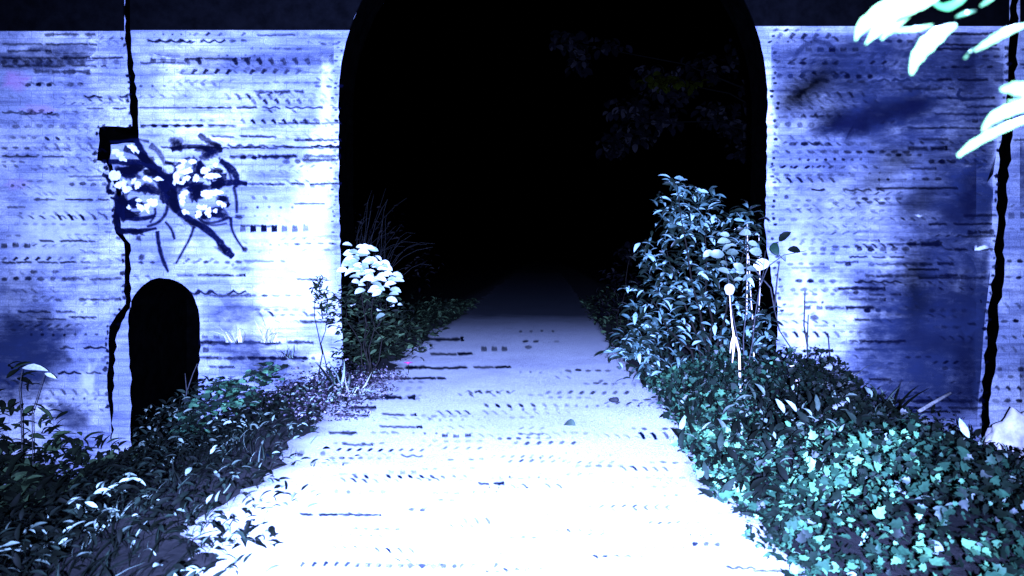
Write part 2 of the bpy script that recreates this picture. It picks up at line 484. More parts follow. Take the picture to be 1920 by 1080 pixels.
# added backing deep in both joints, coloured black for shade
for par, a, b in ((wing_l, gapL_a, gapL_b), (wing_r, gapR_a, gapR_b)):
    x0 = min(p[0] for p in a + b) - 10; x1 = max(p[0] for p in a + b) + 10
    if par is wing_l: x1 = 300
    slab("added_dark_joint_backing", W([(x0, TOP), (x1, TOP), (x1, 505 if par is wing_l else BASE), (x0, 505 if par is wing_l else BASE)]), WY + TH + 0.004, WY + TH + 0.06, [M['recess_black'], M['recess_black']], par)
slab("added_dark_joint_backing", W([(170, 505), (237, 505), (237, BASE), (170, BASE)]), WY + TH + 0.004, WY + TH + 0.06, [M['recess_black'], M['recess_black']], wing_l)

# added dark strip along the top, standing in for an overlaid dark border
def arch_x(py, side):
    c, r, sy = 1037.0, 402.0, 182.0
    dx = math.sqrt(max(0, r * r - (sy - py) ** 2))
    return c + side * dx
def band(parent, pxa, pxb, left_fn=None, right_fn=None, y_bot=53.0):
    rows = np.linspace(y_bot, -150, 9)
    l = [((left_fn(y) if left_fn else pxa), y) for y in rows]
    r = [((right_fn(y) if right_fn else pxb), y) for y in rows]
    slab("overlay_band", W(l[::-1] + r), WY - 0.018, WY + 0.015, [M['band'], M['band']], parent)
band(wing_l, -620, 232, y_bot=57.5)
band(portal, 245, 600, right_fn=lambda y: arch_x(y, -1) + 0.4, y_bot=56.5)
band(portal, 1400, 1891, left_fn=lambda y: arch_x(y, 1) - 0.4, y_bot=49.0)
band(wing_r, 1914, 2650, y_bot=48.0)

# ---------------------------------------------------------------- marks on masonry and track: strokes and blobs with soft edges
class Marks:
    def __init__(self, mapper):
        self.V, self.F, self.A, self.map, self.k = [], [], [], mapper, 0
    def _lift(self):
        self.k += 1
        return 0.0015 + (self.k * 7 % 53) * 0.00006
    def stroke(self, pts, w, alpha=1.0, soft=2.2):
        """pts photo-pixel centre line, w full width (number or list)"""
        n = len(pts)
        if not hasattr(w, '__len__'): w = [w] * n
        lift = self._lift(); o = len(self.V)
        for i, (x, y) in enumerate(pts):
            a = pts[max(0, i - 1)]; b = pts[min(n - 1, i + 1)]
            dx, dy = b[0] - a[0], b[1] - a[1]
            L = math.hypot(dx, dy) or 1
            nx_, ny_ = -dy / L, dx / L
            end = 0.0 if i in (0, n - 1) else 1.0
            h = w[i] / 2
            for s, al in ((-(h + soft), 0), (-max(0.2, h - soft * .5), 1), (max(0.2, h - soft * .5), 1), (h + soft, 0)):
                self.V.append(self.map(x + nx_ * s, y + ny_ * s, lift)); self.A.append(al * alpha * end)
        for i in range(n - 1):
            for k in range(3):
                self.F.append((o + i * 4 + k, o + i * 4 + k + 1, o + (i + 1) * 4 + k + 1, o + (i + 1) * 4 + k))
    def blob(self, x, y, rx, ry, rot=0.0, alpha=1.0, soft=2.0, rough=0.18, n=14):
        lift = self._lift(); o = len(self.V)
        self.V.append(self.map(x, y, lift)); self.A.append(alpha)
        c, s = math.cos(rot), math.sin(rot)
        js = [1 + random.uniform(-rough, rough) for _ in range(n)]
        for ring in (0, 1):
            for i in range(n):
                t = 2 * math.pi * i / n
                a = max(0.3, rx * js[i] + (soft if ring else -soft * .5)); b = max(0.3, ry * js[i] + (soft if ring else -soft * .5))
                u, v = a * math.cos(t), b * math.sin(t)
                self.V.append(self.map(x + u * c - v * s, y + u * s + v * c, lift)); self.A.append(0 if ring else alpha)
        for i in range(n):
            j = (i + 1) % n
            self.F.append((o, o + 1 + i, o + 1 + j))
            self.F.append((o + 1 + i, o + 1 + n + i, o + 1 + n + j, o + 1 + j))
    def row(self, y, x0, x1, style, th=5, alpha=0.95, per=21.5, ph=None):
        r = random
        if style == 'line':
            x = x0
            while x < x1:
                e = min(x1, x + r.uniform(18, 90))
                n = max(4, int((e - x) / 4))
                pts, w = [], []
                lump = r.uniform(8, 14); ph1 = r.uniform(0, 6)
                for i in range(n + 1):
                    u = x + (e - x) * i / n
                    pts.append((u, y + r.uniform(-.8, .8) + .5 * math.sin(u / 13)))
                    w.append(max(.7, th * (.62 + .25 * math.sin(u / lump * 2 + ph1) + r.uniform(-.22, .3))))
                self.stroke(pts, w, alpha * r.uniform(.6, 1), 2.6)
                x = e + (r.uniform(2, 9) if r.random() < .5 else -2)
        elif style in ('wave', 'scallop'):
            x = x0; ph1 = r.uniform(0, 6)
            while x < x1 - 8:
                e = min(x1, x + r.uniform(25, 95)); n = max(6, int((e - x) / 3.5))
                pts, w = [], []
                a0 = alpha * r.uniform(.55, 1)
                for i in range(n + 1):
                    u = x + (e - x) * i / n
                    q = 2 * math.pi * u / per + ph1
                    sn = math.sin(q + .8 * math.sin(u / 37 + ph1)) * (.55 + .45 * math.sin(u / 61 + ph1))
                    if style == 'scallop': sn = (2 * abs(math.sin(q / 2)) - 1) * (.7 + .3 * math.sin(u / 51))
                    pts.append((u, y + sn * th * 0.5))
                    w.append(max(.6, th * (0.55 + 0.5 * math.cos(q + .8)) * r.uniform(.6, 1.4) * (.75 + .35 * math.sin(u / 29 + 2 * ph1))))
                self.stroke(pts, w, a0, 2.2)
                x = e + r.choice((2, 6, 14, 30)); ph1 += r.uniform(-.5, .5)
        else:
            x = x0 + per * .3
            slope = r.choice((-1, 1)); k = 0; m = max(1, int((x1 - x0) / per))
            while x < x1:
                if r.random() < .10:
                    x += per; k += 1; continue
                fade = (1.0 if 1 <= k < m - 2 else 0.6) * (.75 + .35 * math.sin(x / 70 + y))
                a = alpha * fade * r.uniform(.75, 1.0)
                yy = y + r.uniform(-.8, .8)
                if style == 'dash':
                    self.blob(x, yy, per * .27 * r.uniform(.8, 1.15), th * .55, r.uniform(-.12, .12), a)
                elif style == 'dot':
                    self.blob(x, yy, th * .62 * r.uniform(.8, 1.2), th * .52, 0, a, 1.5)
                elif style == 'tick':
                    self.stroke([(x - 6, yy - slope * 3.5), (x - 1, yy - slope * .8), (x + 3, yy + slope * 1.5), (x + 7, yy + slope * 3)], [1, th * .9, th * .8, 1], a, 1.4)
                elif style == 'comb':
                    h = th * .95
                    self.stroke([(x + slope * 4, yy - h), (x + slope * 3, yy - h * .5), (x, yy), (x - slope * 2, yy + h * .6), (x - slope * 6, yy + h)], [th * .9, th * 1.1, th * .8, th * .8, 1.5], a * .9, 2)
                elif style == 'block':
                    self.stroke([(x - per * .33, yy), (x - per * .24, yy), (x + per * .1, yy + 1), (x + per * .2, yy - .5), (x + per * .3, yy)], [th * .5, th * 1.2, th * r.uniform(.7, 1), th * 1.1, th * .4], a)
                elif style == 'hook':
                    self.stroke([(x - 8, yy - th * .8), (x - 2, yy - th * .9), (x + 2, yy - th * .2), (x + 4, yy + th * .5), (x + 9, yy + th * .6)], [1.5, th * .6, th * .8, th * .7, 1.2], a, 1.6)
                x += per * r.uniform(.96, 1.04); k += 1
    def build(self, name, mat, parent):
        if self.V: return mesh_np(name, self.V, self.F, mat, parent, attrs={"cover": self.A})

def wallmap(off=0.0):
    return lambda px, py, lift: ((px - CX) / FOC * WY, WY + off - lift, EYE - (py - CY) / FOC * WY)

# rows: (y, x0, x1, style, thickness)
ROWS_WL = [(64, 80, 180, 'line', 7), (82, 0, 180, 'line', 3), (95, 10, 95, 'line', 5), (108, 0, 232, 'line', 5), (116, 0, 232, 'dash', 9), (123, 0, 200, 'line', 5),
    (134, 60, 170, 'line', 11), (158, 45, 160, 'dash', 6), (180, 155, 240, 'scallop', 7), (187, 160, 235, 'tick', 4), (203, 160, 240, 'wave', 5), (210, 0, 98, 'scallop', 5), (236, 0, 180, 'dash', 6),
    (222, 205, 242, 'dot', 4), (259, 60, 175, 'tick', 5), (274, 75, 172, 'hook', 6), (277, 0, 60, 'dash', 4), (293, 0, 120, 'wave', 3), (299, 120, 185, 'hook', 5), (311, 0, 110, 'tick', 5), (317, 60, 110, 'dot', 4), (331, 125, 200, 'line', 3),
    (345, 128, 200, 'dash', 6), (347, 15, 55, 'dot', 5), (374, 60, 205, 'wave', 5), (400, 8, 110, 'dot', 4), (399, 95, 200, 'tick', 4), (408, 80, 212, 'hook', 6), (434, 195, 216, 'dash', 4), (452, 70, 180, 'line', 2.5),
    (460, 0, 52, 'block', 7), (485, 0, 168, 'comb', 4), (492, 0, 170, 'line', 2.5), (510, 55, 118, 'dash', 5), (523, 0, 120, 'dash', 6), (523, 115, 230, 'line', 7), (530, 148, 225, 'comb', 5), (534, 0, 40, 'dash', 6),
    (563, 35, 232, 'dash', 5), (569, 150, 215, 'comb', 4), (585, 30, 142, 'wave', 5), (595, 125, 182, 'line', 3), (612, 40, 205, 'tick', 4), (652, 108, 200, 'scallop', 5), (675, 100, 196, 'dash', 6), (699, 105, 190, 'scallop', 6),
    (737, 88, 200, 'hook', 6), (748, 130, 190, 'dot', 4), (770, 120, 200, 'tick', 4)]
ROWS_PL = [(64, 360, 470, 'comb', 4), (66, 480, 560, 'line', 3), (77, 275, 425, 'scallop', 7), (76, 430, 470, 'dash', 4), (82, 600, 640, 'dash', 3), (93, 370, 430, 'dot', 3), (92, 490, 580, 'dash', 3),
    (112, 262, 345, 'block', 7), (118, 262, 350, 'line', 4), (115, 345, 640, 'comb', 8), (110, 345, 470, 'line', 3), (134, 335, 640, 'comb', 6), (139, 340, 430, 'wave', 4), (158, 332, 410, 'tick', 6), (162, 258, 330, 'dot', 4), (149, 590, 640, 'tick', 3),
    (162, 590, 640, 'dash', 4), (172, 475, 572, 'line', 6), (176, 480, 560, 'comb', 4), (182, 420, 520, 'hook', 6), (190, 470, 640, 'comb', 6), (182, 258, 320, 'tick', 3), (202, 258, 640, 'wave', 4), (208, 500, 560, 'tick', 4),
    (227, 450, 640, 'comb', 5), (231, 520, 640, 'line', 4), (225, 330, 440, 'dot', 4), (236, 262, 440, 'dash', 5), (235, 262, 440, 'line', 2), (256, 395, 520, 'line', 2.5), (255, 460, 500, 'dash', 4), (262, 550, 640, 'dash', 4), (263, 550, 640, 'line', 2),
    (274, 425, 640, 'scallop', 6), (277, 300, 640, 'line', 2.5), (293, 430, 640, 'line', 8), (296, 430, 550, 'dash', 6), (303, 530, 640, 'dash', 7), (300, 565, 635, 'line', 8), (312, 520, 600, 'tick', 4),
    (345, 455, 640, 'line', 3), (349, 560, 640, 'dash', 5), (370, 468, 505, 'tick', 6), (382, 550, 612, 'wave', 4), (389, 455, 560, 'dot', 4), (405, 450, 535, 'dot', 3), (428, 450, 580, 'block', 11), (424, 450, 520, 'line', 4),
    (457, 530, 635, 'dash', 3), (487, 345, 410, 'comb', 4), (491, 360, 450, 'dash', 4), (496, 430, 450, 'dot', 5), (516, 330, 460, 'line', 4), (517, 250, 300, 'dash', 4), (523, 250, 290, 'hook', 5), (516, 380, 460, 'dash', 3),
    (548, 355, 490, 'scallop', 8), (554, 390, 470, 'line', 8), (553, 360, 400, 'dash', 5), (590, 480, 590, 'hook', 5), (602, 380, 450, 'dash', 3), (590, 560, 610, 'dash', 5), (603, 560, 622, 'line', 7), (577, 585, 615, 'line', 3),
    (632, 378, 420, 'block', 6), (642, 372, 590, 'line', 9), (645, 372, 480, 'dash', 6), (656, 380, 405, 'block', 8), (671, 372, 592, 'line', 6), (672, 385, 590, 'dash', 6), (688, 390, 440, 'line', 6)]
ROWS_PR = [(57, 1448, 1535, 'tick', 5), (67, 1455, 1570, 'comb', 7), (77, 1640, 1745, 'dash', 5), (74, 1560, 1640, 'hook', 5), (79, 1450, 1540, 'dot', 3), (64, 1780, 1880, 'line', 4), (93, 1510, 1625, 'block', 6), (104, 1630, 1712, 'comb', 8), (84, 1740, 1870, 'line', 3),
    (92, 1745, 1885, 'line', 5), (106, 1800, 1880, 'dash', 4), (117, 1452, 1765, 'comb', 4), (119, 1480, 1600, 'dash', 5), (128, 1610, 1680, 'block', 7), (126, 1740, 1860, 'dash', 4), (143, 1455, 1785, 'dash', 7), (138, 1500, 1700, 'tick', 4),
    (150, 1755, 1885, 'line', 6), (150, 1640, 1760, 'scallop', 6), (153, 1520, 1640, 'dash', 5), (163, 1625, 1770, 'tick', 5), (178, 1480, 1655, 'hook', 6), (171, 1590, 1610, 'dot', 4), (184, 1735, 1865, 'line', 4), (190, 1490, 1680, 'tick', 3), (203, 1450, 1610, 'tick', 4), (200, 1810, 1870, 'line', 3),
    (217, 1480, 1606, 'comb', 5), (214, 1750, 1870, 'line', 4), (234, 1450, 1605, 'dash', 9), (226, 1800, 1880, 'block', 5), (240, 1700, 1850, 'line', 3), (238, 1700, 1770, 'dash', 5), (260, 1455, 1565, 'hook', 5), (261, 1720, 1780, 'line', 5), (270, 1480, 1645, 'dash', 6), (268, 1465, 1540, 'comb', 4), (278, 1700, 1775, 'line', 10),
    (285, 1470, 1700, 'dash', 5), (284, 1450, 1560, 'tick', 4), (291, 1660, 1740, 'dash', 4), (303, 1740, 1825, 'dash', 6), (313, 1440, 1585, 'tick', 4), (308, 1545, 1580, 'hook', 4), (316, 1705, 1755, 'line', 3), (328, 1450, 1610, 'dash', 5), (338, 1452, 1570, 'hook', 5), (335, 1730, 1765, 'dash', 5),
    (354, 1450, 1530, 'tick', 4), (356, 1520, 1660, 'scallop', 6), (353, 1640, 1800, 'line', 3), (370, 1468, 1490, 'dot', 7), (380, 1560, 1665, 'dash', 5), (378, 1600, 1700, 'tick', 3), (386, 1440, 1512, 'dash', 5), (392, 1470, 1600, 'tick', 3), (404, 1805, 1870, 'line', 5), (412, 1460, 1490, 'dash', 5),
    (420, 1740, 1860, 'line', 3), (434, 1560, 1620, 'dot', 5), (436, 1812, 1866, 'line', 10), (443, 1800, 1866, 'line', 5), (455, 1475, 1565, 'comb', 5), (457, 1700, 1765, 'line', 12), (458, 1660, 1760, 'line', 4), (467, 1515, 1705, 'dash', 7), (468, 1770, 1860, 'line', 5), (462, 1560, 1640, 'dash', 4),
    (482, 1590, 1695, 'line', 2.5), (495, 1540, 1660, 'dash', 7), (495, 1640, 1790, 'line', 7), (505, 1700, 1760, 'line', 3), (510, 1600, 1650, 'tick', 6), (517, 1620, 1815, 'line', 7), (521, 1720, 1850, 'line', 5), (527, 1492, 1580, 'dash', 6), (528, 1600, 1700, 'scallop', 5),
    (543, 1460, 1580, 'dash', 6), (541, 1570, 1660, 'line', 8), (549, 1580, 1660, 'dash', 6), (561, 1590, 1660, 'line', 6), (567, 1505, 1545, 'line', 5), (576, 1508, 1570, 'block', 6), (577, 1545, 1640, 'line', 8), (582, 1600, 1820, 'dash', 6), (565, 1760, 1840, 'line', 4), (595, 1520, 1545, 'dash', 9), (600, 1600, 1710, 'line', 4),
    (613, 1740, 1800, 'dash', 5), (628, 1465, 1610, 'hook', 6), (640, 1590, 1700, 'line', 4), (655, 1600, 1735, 'line', 6), (664, 1470, 1530, 'dash', 5), (690, 1745, 1835, 'dash', 6), (698, 1535, 1630, 'line', 8), (711, 1540, 1670, 'line', 5), (723, 1630, 1675, 'dash', 7), (730, 1690, 1710, 'dash', 9),
    (741, 1660, 1690, 'dash', 9), (752, 1660, 1845, 'line', 8), (765, 1690, 1845, 'line', 6), (772, 1700, 1800, 'line', 4)]
ROWS_WR = [(92, 1915, 1990, 'line', 5), (120, 1912, 1990, 'line', 4), (160, 1908, 1990, 'dash', 5), (215, 1906, 1990, 'tick', 5), (262, 1900, 1990, 'line', 4), (330, 1898, 1990, 'tick', 5), (385, 1893, 1990, 'tick', 4), (404, 1892, 1990, 'block', 11), (430, 1892, 1990, 'dash', 4), (490, 1888, 1990, 'dash', 5), (520, 1886, 1990, 'dash', 4),
    (574, 1882, 1990, 'hook', 6), (602, 1878, 1990, 'dash', 5), (632, 1878, 1990, 'tick', 5), (656, 1874, 1990, 'hook', 6), (692, 1870, 1990, 'dash', 7), (706, 1872, 1990, 'dash', 5), (728, 1866, 1990, 'comb', 5), (752, 1862, 1990, 'dash', 6)]
for rows, par, off in ((ROWS_WL, wing_l, 0.02), (ROWS_PL, portal, 0.0), (ROWS_PR, portal, 0.0), (ROWS_WR, wing_r, 0.02)):
    mk = Marks(wallmap(off))
    for (y, x0, x1, st, th) in rows:
        mk.row(y, x0, x1, st, th * (.8 if st in ('line', 'wave', 'scallop') else .95), .85 if st in ('line', 'wave') else 1.0, per=random.uniform(19.5, 22.5))
    if rows is ROWS_PR:      # stepped brick edge beside the arch
        for i in range(46):
            y = 66 + i * 11.5 + random.uniform(-2, 2)
            x = np.interp(y, [60, 182, 330, 430, 520, 580], [1436, 1446, 1444, 1441, 1452, 1464]) + random.uniform(0, 14)
            mk.blob(x, y, random.uniform(2, 4.5), random.uniform(1.5, 3), random.uniform(-.4, .4), random.uniform(.35, .85), 1.5)
    if rows is ROWS_PL:
        for i in range(40):
            y = 66 + i * 10 + random.uniform(-3, 3)
            mk.blob(np.interp(y, [60, 182, 470], [642, 628, 630]) - random.uniform(-3, 9), y, random.uniform(1.5, 3.5), random.uniform(1, 2), 0, random.uniform(.2, .7), 1.3)
    # thinner broken dash rows in between
    rr = random.Random(len(rows))
    xa, xb = {id(ROWS_WL): (0, 225), id(ROWS_PL): (265, 630), id(ROWS_PR): (1455, 1850), id(ROWS_WR): (1915, 2000)}[id(rows)]
    for _ in range(75 if rows is not ROWS_WR else 14):
        x = rr.uniform(xa, xb - 30); y = rr.uniform(62, 560 if rows is ROWS_PL else 640)
        if rows is ROWS_PL and 500 < y and x < 390: continue
        mk.row(y, x, min(xb, x + rr.uniform(30, 110)), rr.choice(['tick', 'tick', 'dot', 'line', 'dash', 'hook']), rr.uniform(2, 3.8), rr.uniform(.25, .7), per=rr.uniform(17, 22))
    y = 63.0
    while y < (770 if rows is not ROWS_PL else 700):
        x = xa + rr.uniform(0, 60)
        while x < xb:
            L = rr.uniform(40, 150); e = min(xb, x + L)
            if rr.random() < (.62 if rows is ROWS_PR else .42) and not (rows is ROWS_PL and y > 235 and x < 470 and y < 520) and not (rows is ROWS_PL and y > 500 and x < 395) and not (rows is ROWS_PL and y > 560 and rr.random() < .5):
                mk.row(y + rr.uniform(-2, 2), x, e, rr.choice(['tick', 'tick', 'dash', 'dot', 'hook', 'dash']), rr.uniform(2.4, 4.6), rr.uniform(.3, .9), per=rr.uniform(16, 21))
            x = e + rr.uniform(5, 60)
        y += rr.uniform(10, 14)
    if par in (wing_l,) or rows is ROWS_PR:      # crumbled edges of the joints
        edge_path = gapL_a if par is wing_l else gapR_a
        for (gx, gy) in edge_path:
            if 55 < gy < 800 and rr.random() < .7:
                mk.blob(gx - rr.uniform(0, 5), gy, rr.uniform(1.5, 5), rr.uniform(1.5, 4), rr.uniform(-.5, .5), rr.uniform(.5, 1), 1.8, .35)
    mk.build("mortar_dash_rows", M['dash_dark'], par)  # mortar lines drawn as dash rows that copy processing artefacts

# soft dark patches: some real staining, on the right wall mostly painted shade
def patch(par, off, items):
    base = wallmap(off)
    def inside(px, py, lift):
        if par is portal:
            if px > 1037: px = min(max(px, 1446 if py < 500 else 1462), float(np.interp(py, [60, 150, 250, 330, 500, 600, 700, 780], [1888, 1884, 1873, 1863, 1858, 1846, 1839, 1832])))
            else: px = max(min(px, 626), 380 if py > 500 else 264)
            py = max(py, 60)
        elif par is wing_l: px = min(px, 178 if py < 640 else 190)
        else: px = max(px, 1914)
        return base(px, py, lift)
    mk = Marks(inside)
    for (x, y, rx, ry, rot, a) in items:
        mk.blob(x, y, rx, ry, rot, a, soft=min(rx, ry) * .8, rough=.3, n=20)
    return mk.build("stains_and_shade", M['stain_shade'], par)
patch(wing_l, 0.021, [(60, 112, 120, 12, 0, .5), (120, 92, 60, 8, 0, .4), (60, 640, 60, 40, 0, .8), (20, 690, 60, 50, 0, .8), (130, 780, 40, 16, .4, .6), (30, 560, 40, 50, 0, .3)])
patch(portal, 0.001, [(430, 120, 120, 14, .1, .35), (560, 110, 90, 14, 0, .35), (590, 86, 60, 22, .2, .2), (448, 590, 40, 22, 0, .5), (452, 655, 42, 20, 0, .55), (530, 690, 70, 30, 0, .5),
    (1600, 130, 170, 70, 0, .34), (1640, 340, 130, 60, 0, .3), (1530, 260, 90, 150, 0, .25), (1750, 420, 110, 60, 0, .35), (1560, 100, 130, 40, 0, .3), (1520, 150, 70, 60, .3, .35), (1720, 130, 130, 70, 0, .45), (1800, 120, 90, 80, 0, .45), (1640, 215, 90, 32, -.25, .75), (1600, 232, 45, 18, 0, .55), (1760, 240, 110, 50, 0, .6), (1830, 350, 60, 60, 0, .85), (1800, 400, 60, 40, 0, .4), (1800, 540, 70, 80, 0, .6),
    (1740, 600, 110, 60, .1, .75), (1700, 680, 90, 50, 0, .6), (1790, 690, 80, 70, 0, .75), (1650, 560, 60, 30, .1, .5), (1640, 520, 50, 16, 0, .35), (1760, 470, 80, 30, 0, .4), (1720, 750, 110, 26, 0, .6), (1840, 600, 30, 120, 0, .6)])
M['leaf_shadow'] = mark_material("painted_leaf_shadow", (0.0025, 0.003, 0.012), 5.0, 1.5, 1.6)  # near-black marks painting the cast leaf shadows on the right wall
def wash(name, mat, par, off, items):
    lo_, hi_ = (-700, 178) if par is wing_l else ((262, 629) if items[0][0] < 1000 else (1464, 1830))
    mk = Marks(lambda px, py, lift: ((min(max(px, lo_), hi_) - CX) / FOC * WY, WY + off - lift * .25, EYE - (max(py, 60) - CY) / FOC * WY))
    for (x, y, rx, ry, rot, a) in items: mk.blob(x, y, rx, ry, rot, a * .55, soft=min(rx, ry) * .8, rough=.3, n=20)
    return mk.build(name, mat, par)
M['glow_pale'] = mark_material("painted_glow", (0.56, 0.56, 0.54), 5.0, 1.2, 2.6)  # pale soft marks painting the bright glow into the wall colour
M['pink'] = mark_material("faded_pink_paint", (0.42, 0.16, 0.34), 5.0, 1.3, 1.8)
wash("painted_glow_patches", M['glow_pale'], portal, 0, [(590, 370, 30, 90, 0, .8), (560, 450, 60, 60, 0, .7), (580, 540, 36, 50, 0, .8), (460, 600, 40, 14, 0, .7), (610, 250, 16, 120, 0, .6), (420, 480, 30, 30, 0, .4), ])
wash("painted_glow_patches", M['glow_pale'], portal, 0, [(1510, 600, 36, 70, 0, .7), (1500, 480, 30, 40, 0, .5), (1540, 390, 60, 40, 0, .35)])
wash("painted_glow_patches", M['glow_pale'], wing_l, .02, [(90, 440, 60, 40, 0, .5), (110, 380, 50, 40, 0, .4), (165, 720, 14, 30, 0, .6)])
wash("faded_pink_stain", M['pink'], wing_l, .0197, [(28, 150, 22, 14, 0, .5), (70, 205, 34, 7, 0, .3), (30, 345, 20, 8, 0, .25)])
wash("painted_leaf_shadows", M['leaf_shadow'], portal, -.0052, [(1640, 218, 80, 20, -.25, .95), (1590, 236, 40, 13, -.1, .8), (1710, 205, 40, 16, -.2, .6), (1835, 350, 24, 44, .3, .9), (1800, 400, 30, 20, 0, .6), (1815, 130, 20, 50, 0, .5), (1790, 560, 50, 40, 0, .4), (1810, 700, 20, 70, 0, .6), (1740, 640, 60, 20, .1, .4)])
patch(wing_r, 0.021, [(1915, 330, 20, 60, 0, .5), (1925, 720, 50, 30, .3, .3)])

# graffiti: two round wheels of white flakes crossed by a dark winged stroke
g = Marks(wallmap(0.0)); gw = Marks(lambda px, py, lift: ((px - CX) / FOC * WY, WY - 0.005 - lift, EYE - (py - CY) / FOC * WY))
def G(x, y): return 160 + x * 0.287, 220 + y * 0.287      # zoom coordinates of the graffiti study
def gs(pts, w, a=.95, soft=2.2):
    q = []
    pts = [G(*p) for p in pts]
    # smooth by Chaikin
    for _ in range(2):
        n = [pts[0]]
        for p, r in zip(pts[:-1], pts[1:]):
            n += [(p[0] * .75 + r[0] * .25, p[1] * .75 + r[1] * .25), (p[0] * .25 + r[0] * .75, p[1] * .25 + r[1] * .75)]
        pts = n + [pts[-1]]
    if hasattr(w, '__len__'):
        ww = list(np.interp(np.linspace(0, 1, len(pts)), np.linspace(0, 1, len(w)), np.array(w) * .287 * .64) * np.array([random.uniform(.75, 1.2) for _ in pts]))
    else: ww = [w * .25] * len(pts)
    g.stroke(pts, ww, a, soft)
def gb(x, y, rx, ry, rot=0., a=.9, soft=2.5):
    for _ in range(5 if rx > 30 else 1):
        j = .75 if rx > 30 else 0
        g.blob(*G(x + random.uniform(-j, j) * rx, y + random.uniform(-j, j) * ry), rx * (.5 if j else 1) * .287, ry * (.5 if j else 1) * .287, rot + random.uniform(-.3, .3), a * random.uniform(.6, 1), soft, .35)
def gwb(x, y, rx, ry, rot=0.):
    for _ in range(4):
        gw.blob(*G(x + random.uniform(-.6, .6) * rx, y + random.uniform(-.6, .6) * ry), rx * .287 * random.uniform(.35, .6), ry * .287 * random.uniform(.4, .75), rot + random.uniform(-.5, .5), random.uniform(.6, 1), 1.3, .3)
gs([(330, 140), (380, 270), (470, 350), (530, 430), (570, 520), (590, 600), (680, 670), (780, 720), (860, 790), (920, 870), (968, 915)], [40, 90, 80, 100, 100, 80, 70, 60, 60, 80, 30])
gs([(150, 290), (260, 290), (400, 300), (500, 350)], [40, 60, 60, 60])
gs([(250, 200), (330, 230), (420, 290)], [50, 60, 40], .8)
gb(300, 330, 110, 60, .2); gb(270, 600, 80, 80, .1, .95); gb(230, 560, 40, 90, 0, 1.); gb(420, 470, 110, 50, .3, .9); gb(560, 470, 70, 110, 0, .95); gb(520, 400, 80, 50, .4, .9)
gs([(205, 520), (205, 640), (215, 745)], [30, 40, 40]); gs([(215, 745), (280, 740), (380, 740), (470, 725)], [40, 45, 30, 20])
gs([(230, 650), (330, 665), (400, 660), (460, 640)], [50, 40, 40, 16]); gs([(540, 560), (530, 630), (480, 690), (400, 715)], [22, 26, 24, 14], .8)
gs([(455, 590), (460, 640), (420, 690)], [14, 18, 10], .8)
# right wheel
gs([(560, 215), (640, 190), (740, 190), (820, 210), (900, 215)], [40, 46, 36, 50, 34], .8)
gs([(740, 110), (790, 150), (860, 180)], [40, 55, 30], .7); gb(600, 180, 40, 40, 0, .7); gb(830, 240, 70, 40, 0, .85)
gs([(880, 280), (950, 330), (995, 390), (980, 460)], [40, 70, 50, 26], .9); gs([(970, 450), (990, 540), (990, 630)], [24, 30, 18], .8)
gs([(820, 440), (900, 430), (1000, 425), (1060, 435)], [70, 60, 46, 40], .97); gb(770, 450, 90, 40, -.1, .95); gb(710, 500, 30, 60, 0, .9); gb(830, 360, 80, 50, 0, .85); gb(740, 330, 40, 60, 0, .9)
gb(860, 620, 90, 40, 0, .85); gb(780, 640, 60, 45, 0, .75); gs([(720, 620), (760, 690), (850, 690), (950, 650)], [20, 22, 22, 20], .8); gs([(740, 660), (820, 715), (930, 690)], [10, 12, 12], .6)
gb(900, 540, 40, 30, .4, .9); gb(650, 440, 60, 16, 0, .7); gb(660, 420, 60, 60, 0, .6); gb(1005, 650, 24, 12, 0, .9)
# legs and feelers
gs([(470, 740), (480, 830), (505, 930), (545, 1015)], [30, 36, 36, 12], .9); gs([(520, 680), (565, 730), (585, 800)], [14, 20, 22], .85)
gs([(710, 710), (690, 780), (640, 870), (590, 960)], [24, 20, 16, 14], .85); gs([(950, 650), (955, 730), (990, 800), (1040, 868)], [24, 20, 14, 12], .9); gb(1042, 866, 16, 14)
gb(350, 790, 16, 16); gb(370, 915, 18, 20); gb(440, 948, 12, 7); gb(365, 950, 14, 7)
# left-hand dark fringes
gs([(110, 370), (150, 390), (160, 430), (140, 470), (190, 500)], [30, 34, 24, 30, 30], .9); gs([(160, 160), (240, 160), (330, 140), (420, 160)], [14, 18, 20, 20], .6)
gs([(420, 180), (480, 220), (520, 300)], [60, 50, 30], .55); gs([(520, 290), (560, 300), (600, 330)], [24, 20, 18], .8)
for a in [(215, 225, 40, 26, .2), (255, 266, 34, 18, .2), (315, 205, 60, 16, .75), (200, 390, 60, 50, .3), (240, 430, 40, 34, 0), (280, 480, 36, 26, -.5), (350, 440, 30, 22, .5), (405, 405, 36, 22, .3), (318, 420, 14, 26, .2), (490, 405, 40, 12, .5),
          (430, 570, 42, 36, -.2), (350, 580, 34, 22, .7), (385, 600, 40, 14, .8), (285, 588, 22, 9, .8), (350, 545, 26, 12, 0),
          (615, 325, 40, 14, -.3), (640, 285, 36, 12, .2), (700, 285, 34, 22, .5), (660, 350, 70, 18, -.15), (600, 400, 22, 40, .1), (725, 390, 20, 40, 0), (660, 400, 24, 16, 0), (625, 430, 34, 12, 0),
          (800, 335, 40, 28, -.2), (830, 390, 56, 24, 0), (860, 310, 26, 12, .3), (640, 510, 40, 30, .1), (640, 560, 24, 26, 0), (655, 612, 26, 18, -.4),
          (795, 515, 40, 36, .3), (855, 490, 50, 20, .1), (880, 560, 36, 14, .7), (760, 580, 36, 22, 0), (800, 610, 22, 30, .2), (850, 610, 14, 12, 0), (905, 575, 16, 20, 0), (805, 640, 22, 14, 0), (745, 630, 22, 26, 0)]:
    gwb(*a)
gk = Marks(lambda px, py, lift: ((px - CX) / FOC * WY, WY - 0.0025 - lift * .5, EYE - (py - CY) / FOC * WY))
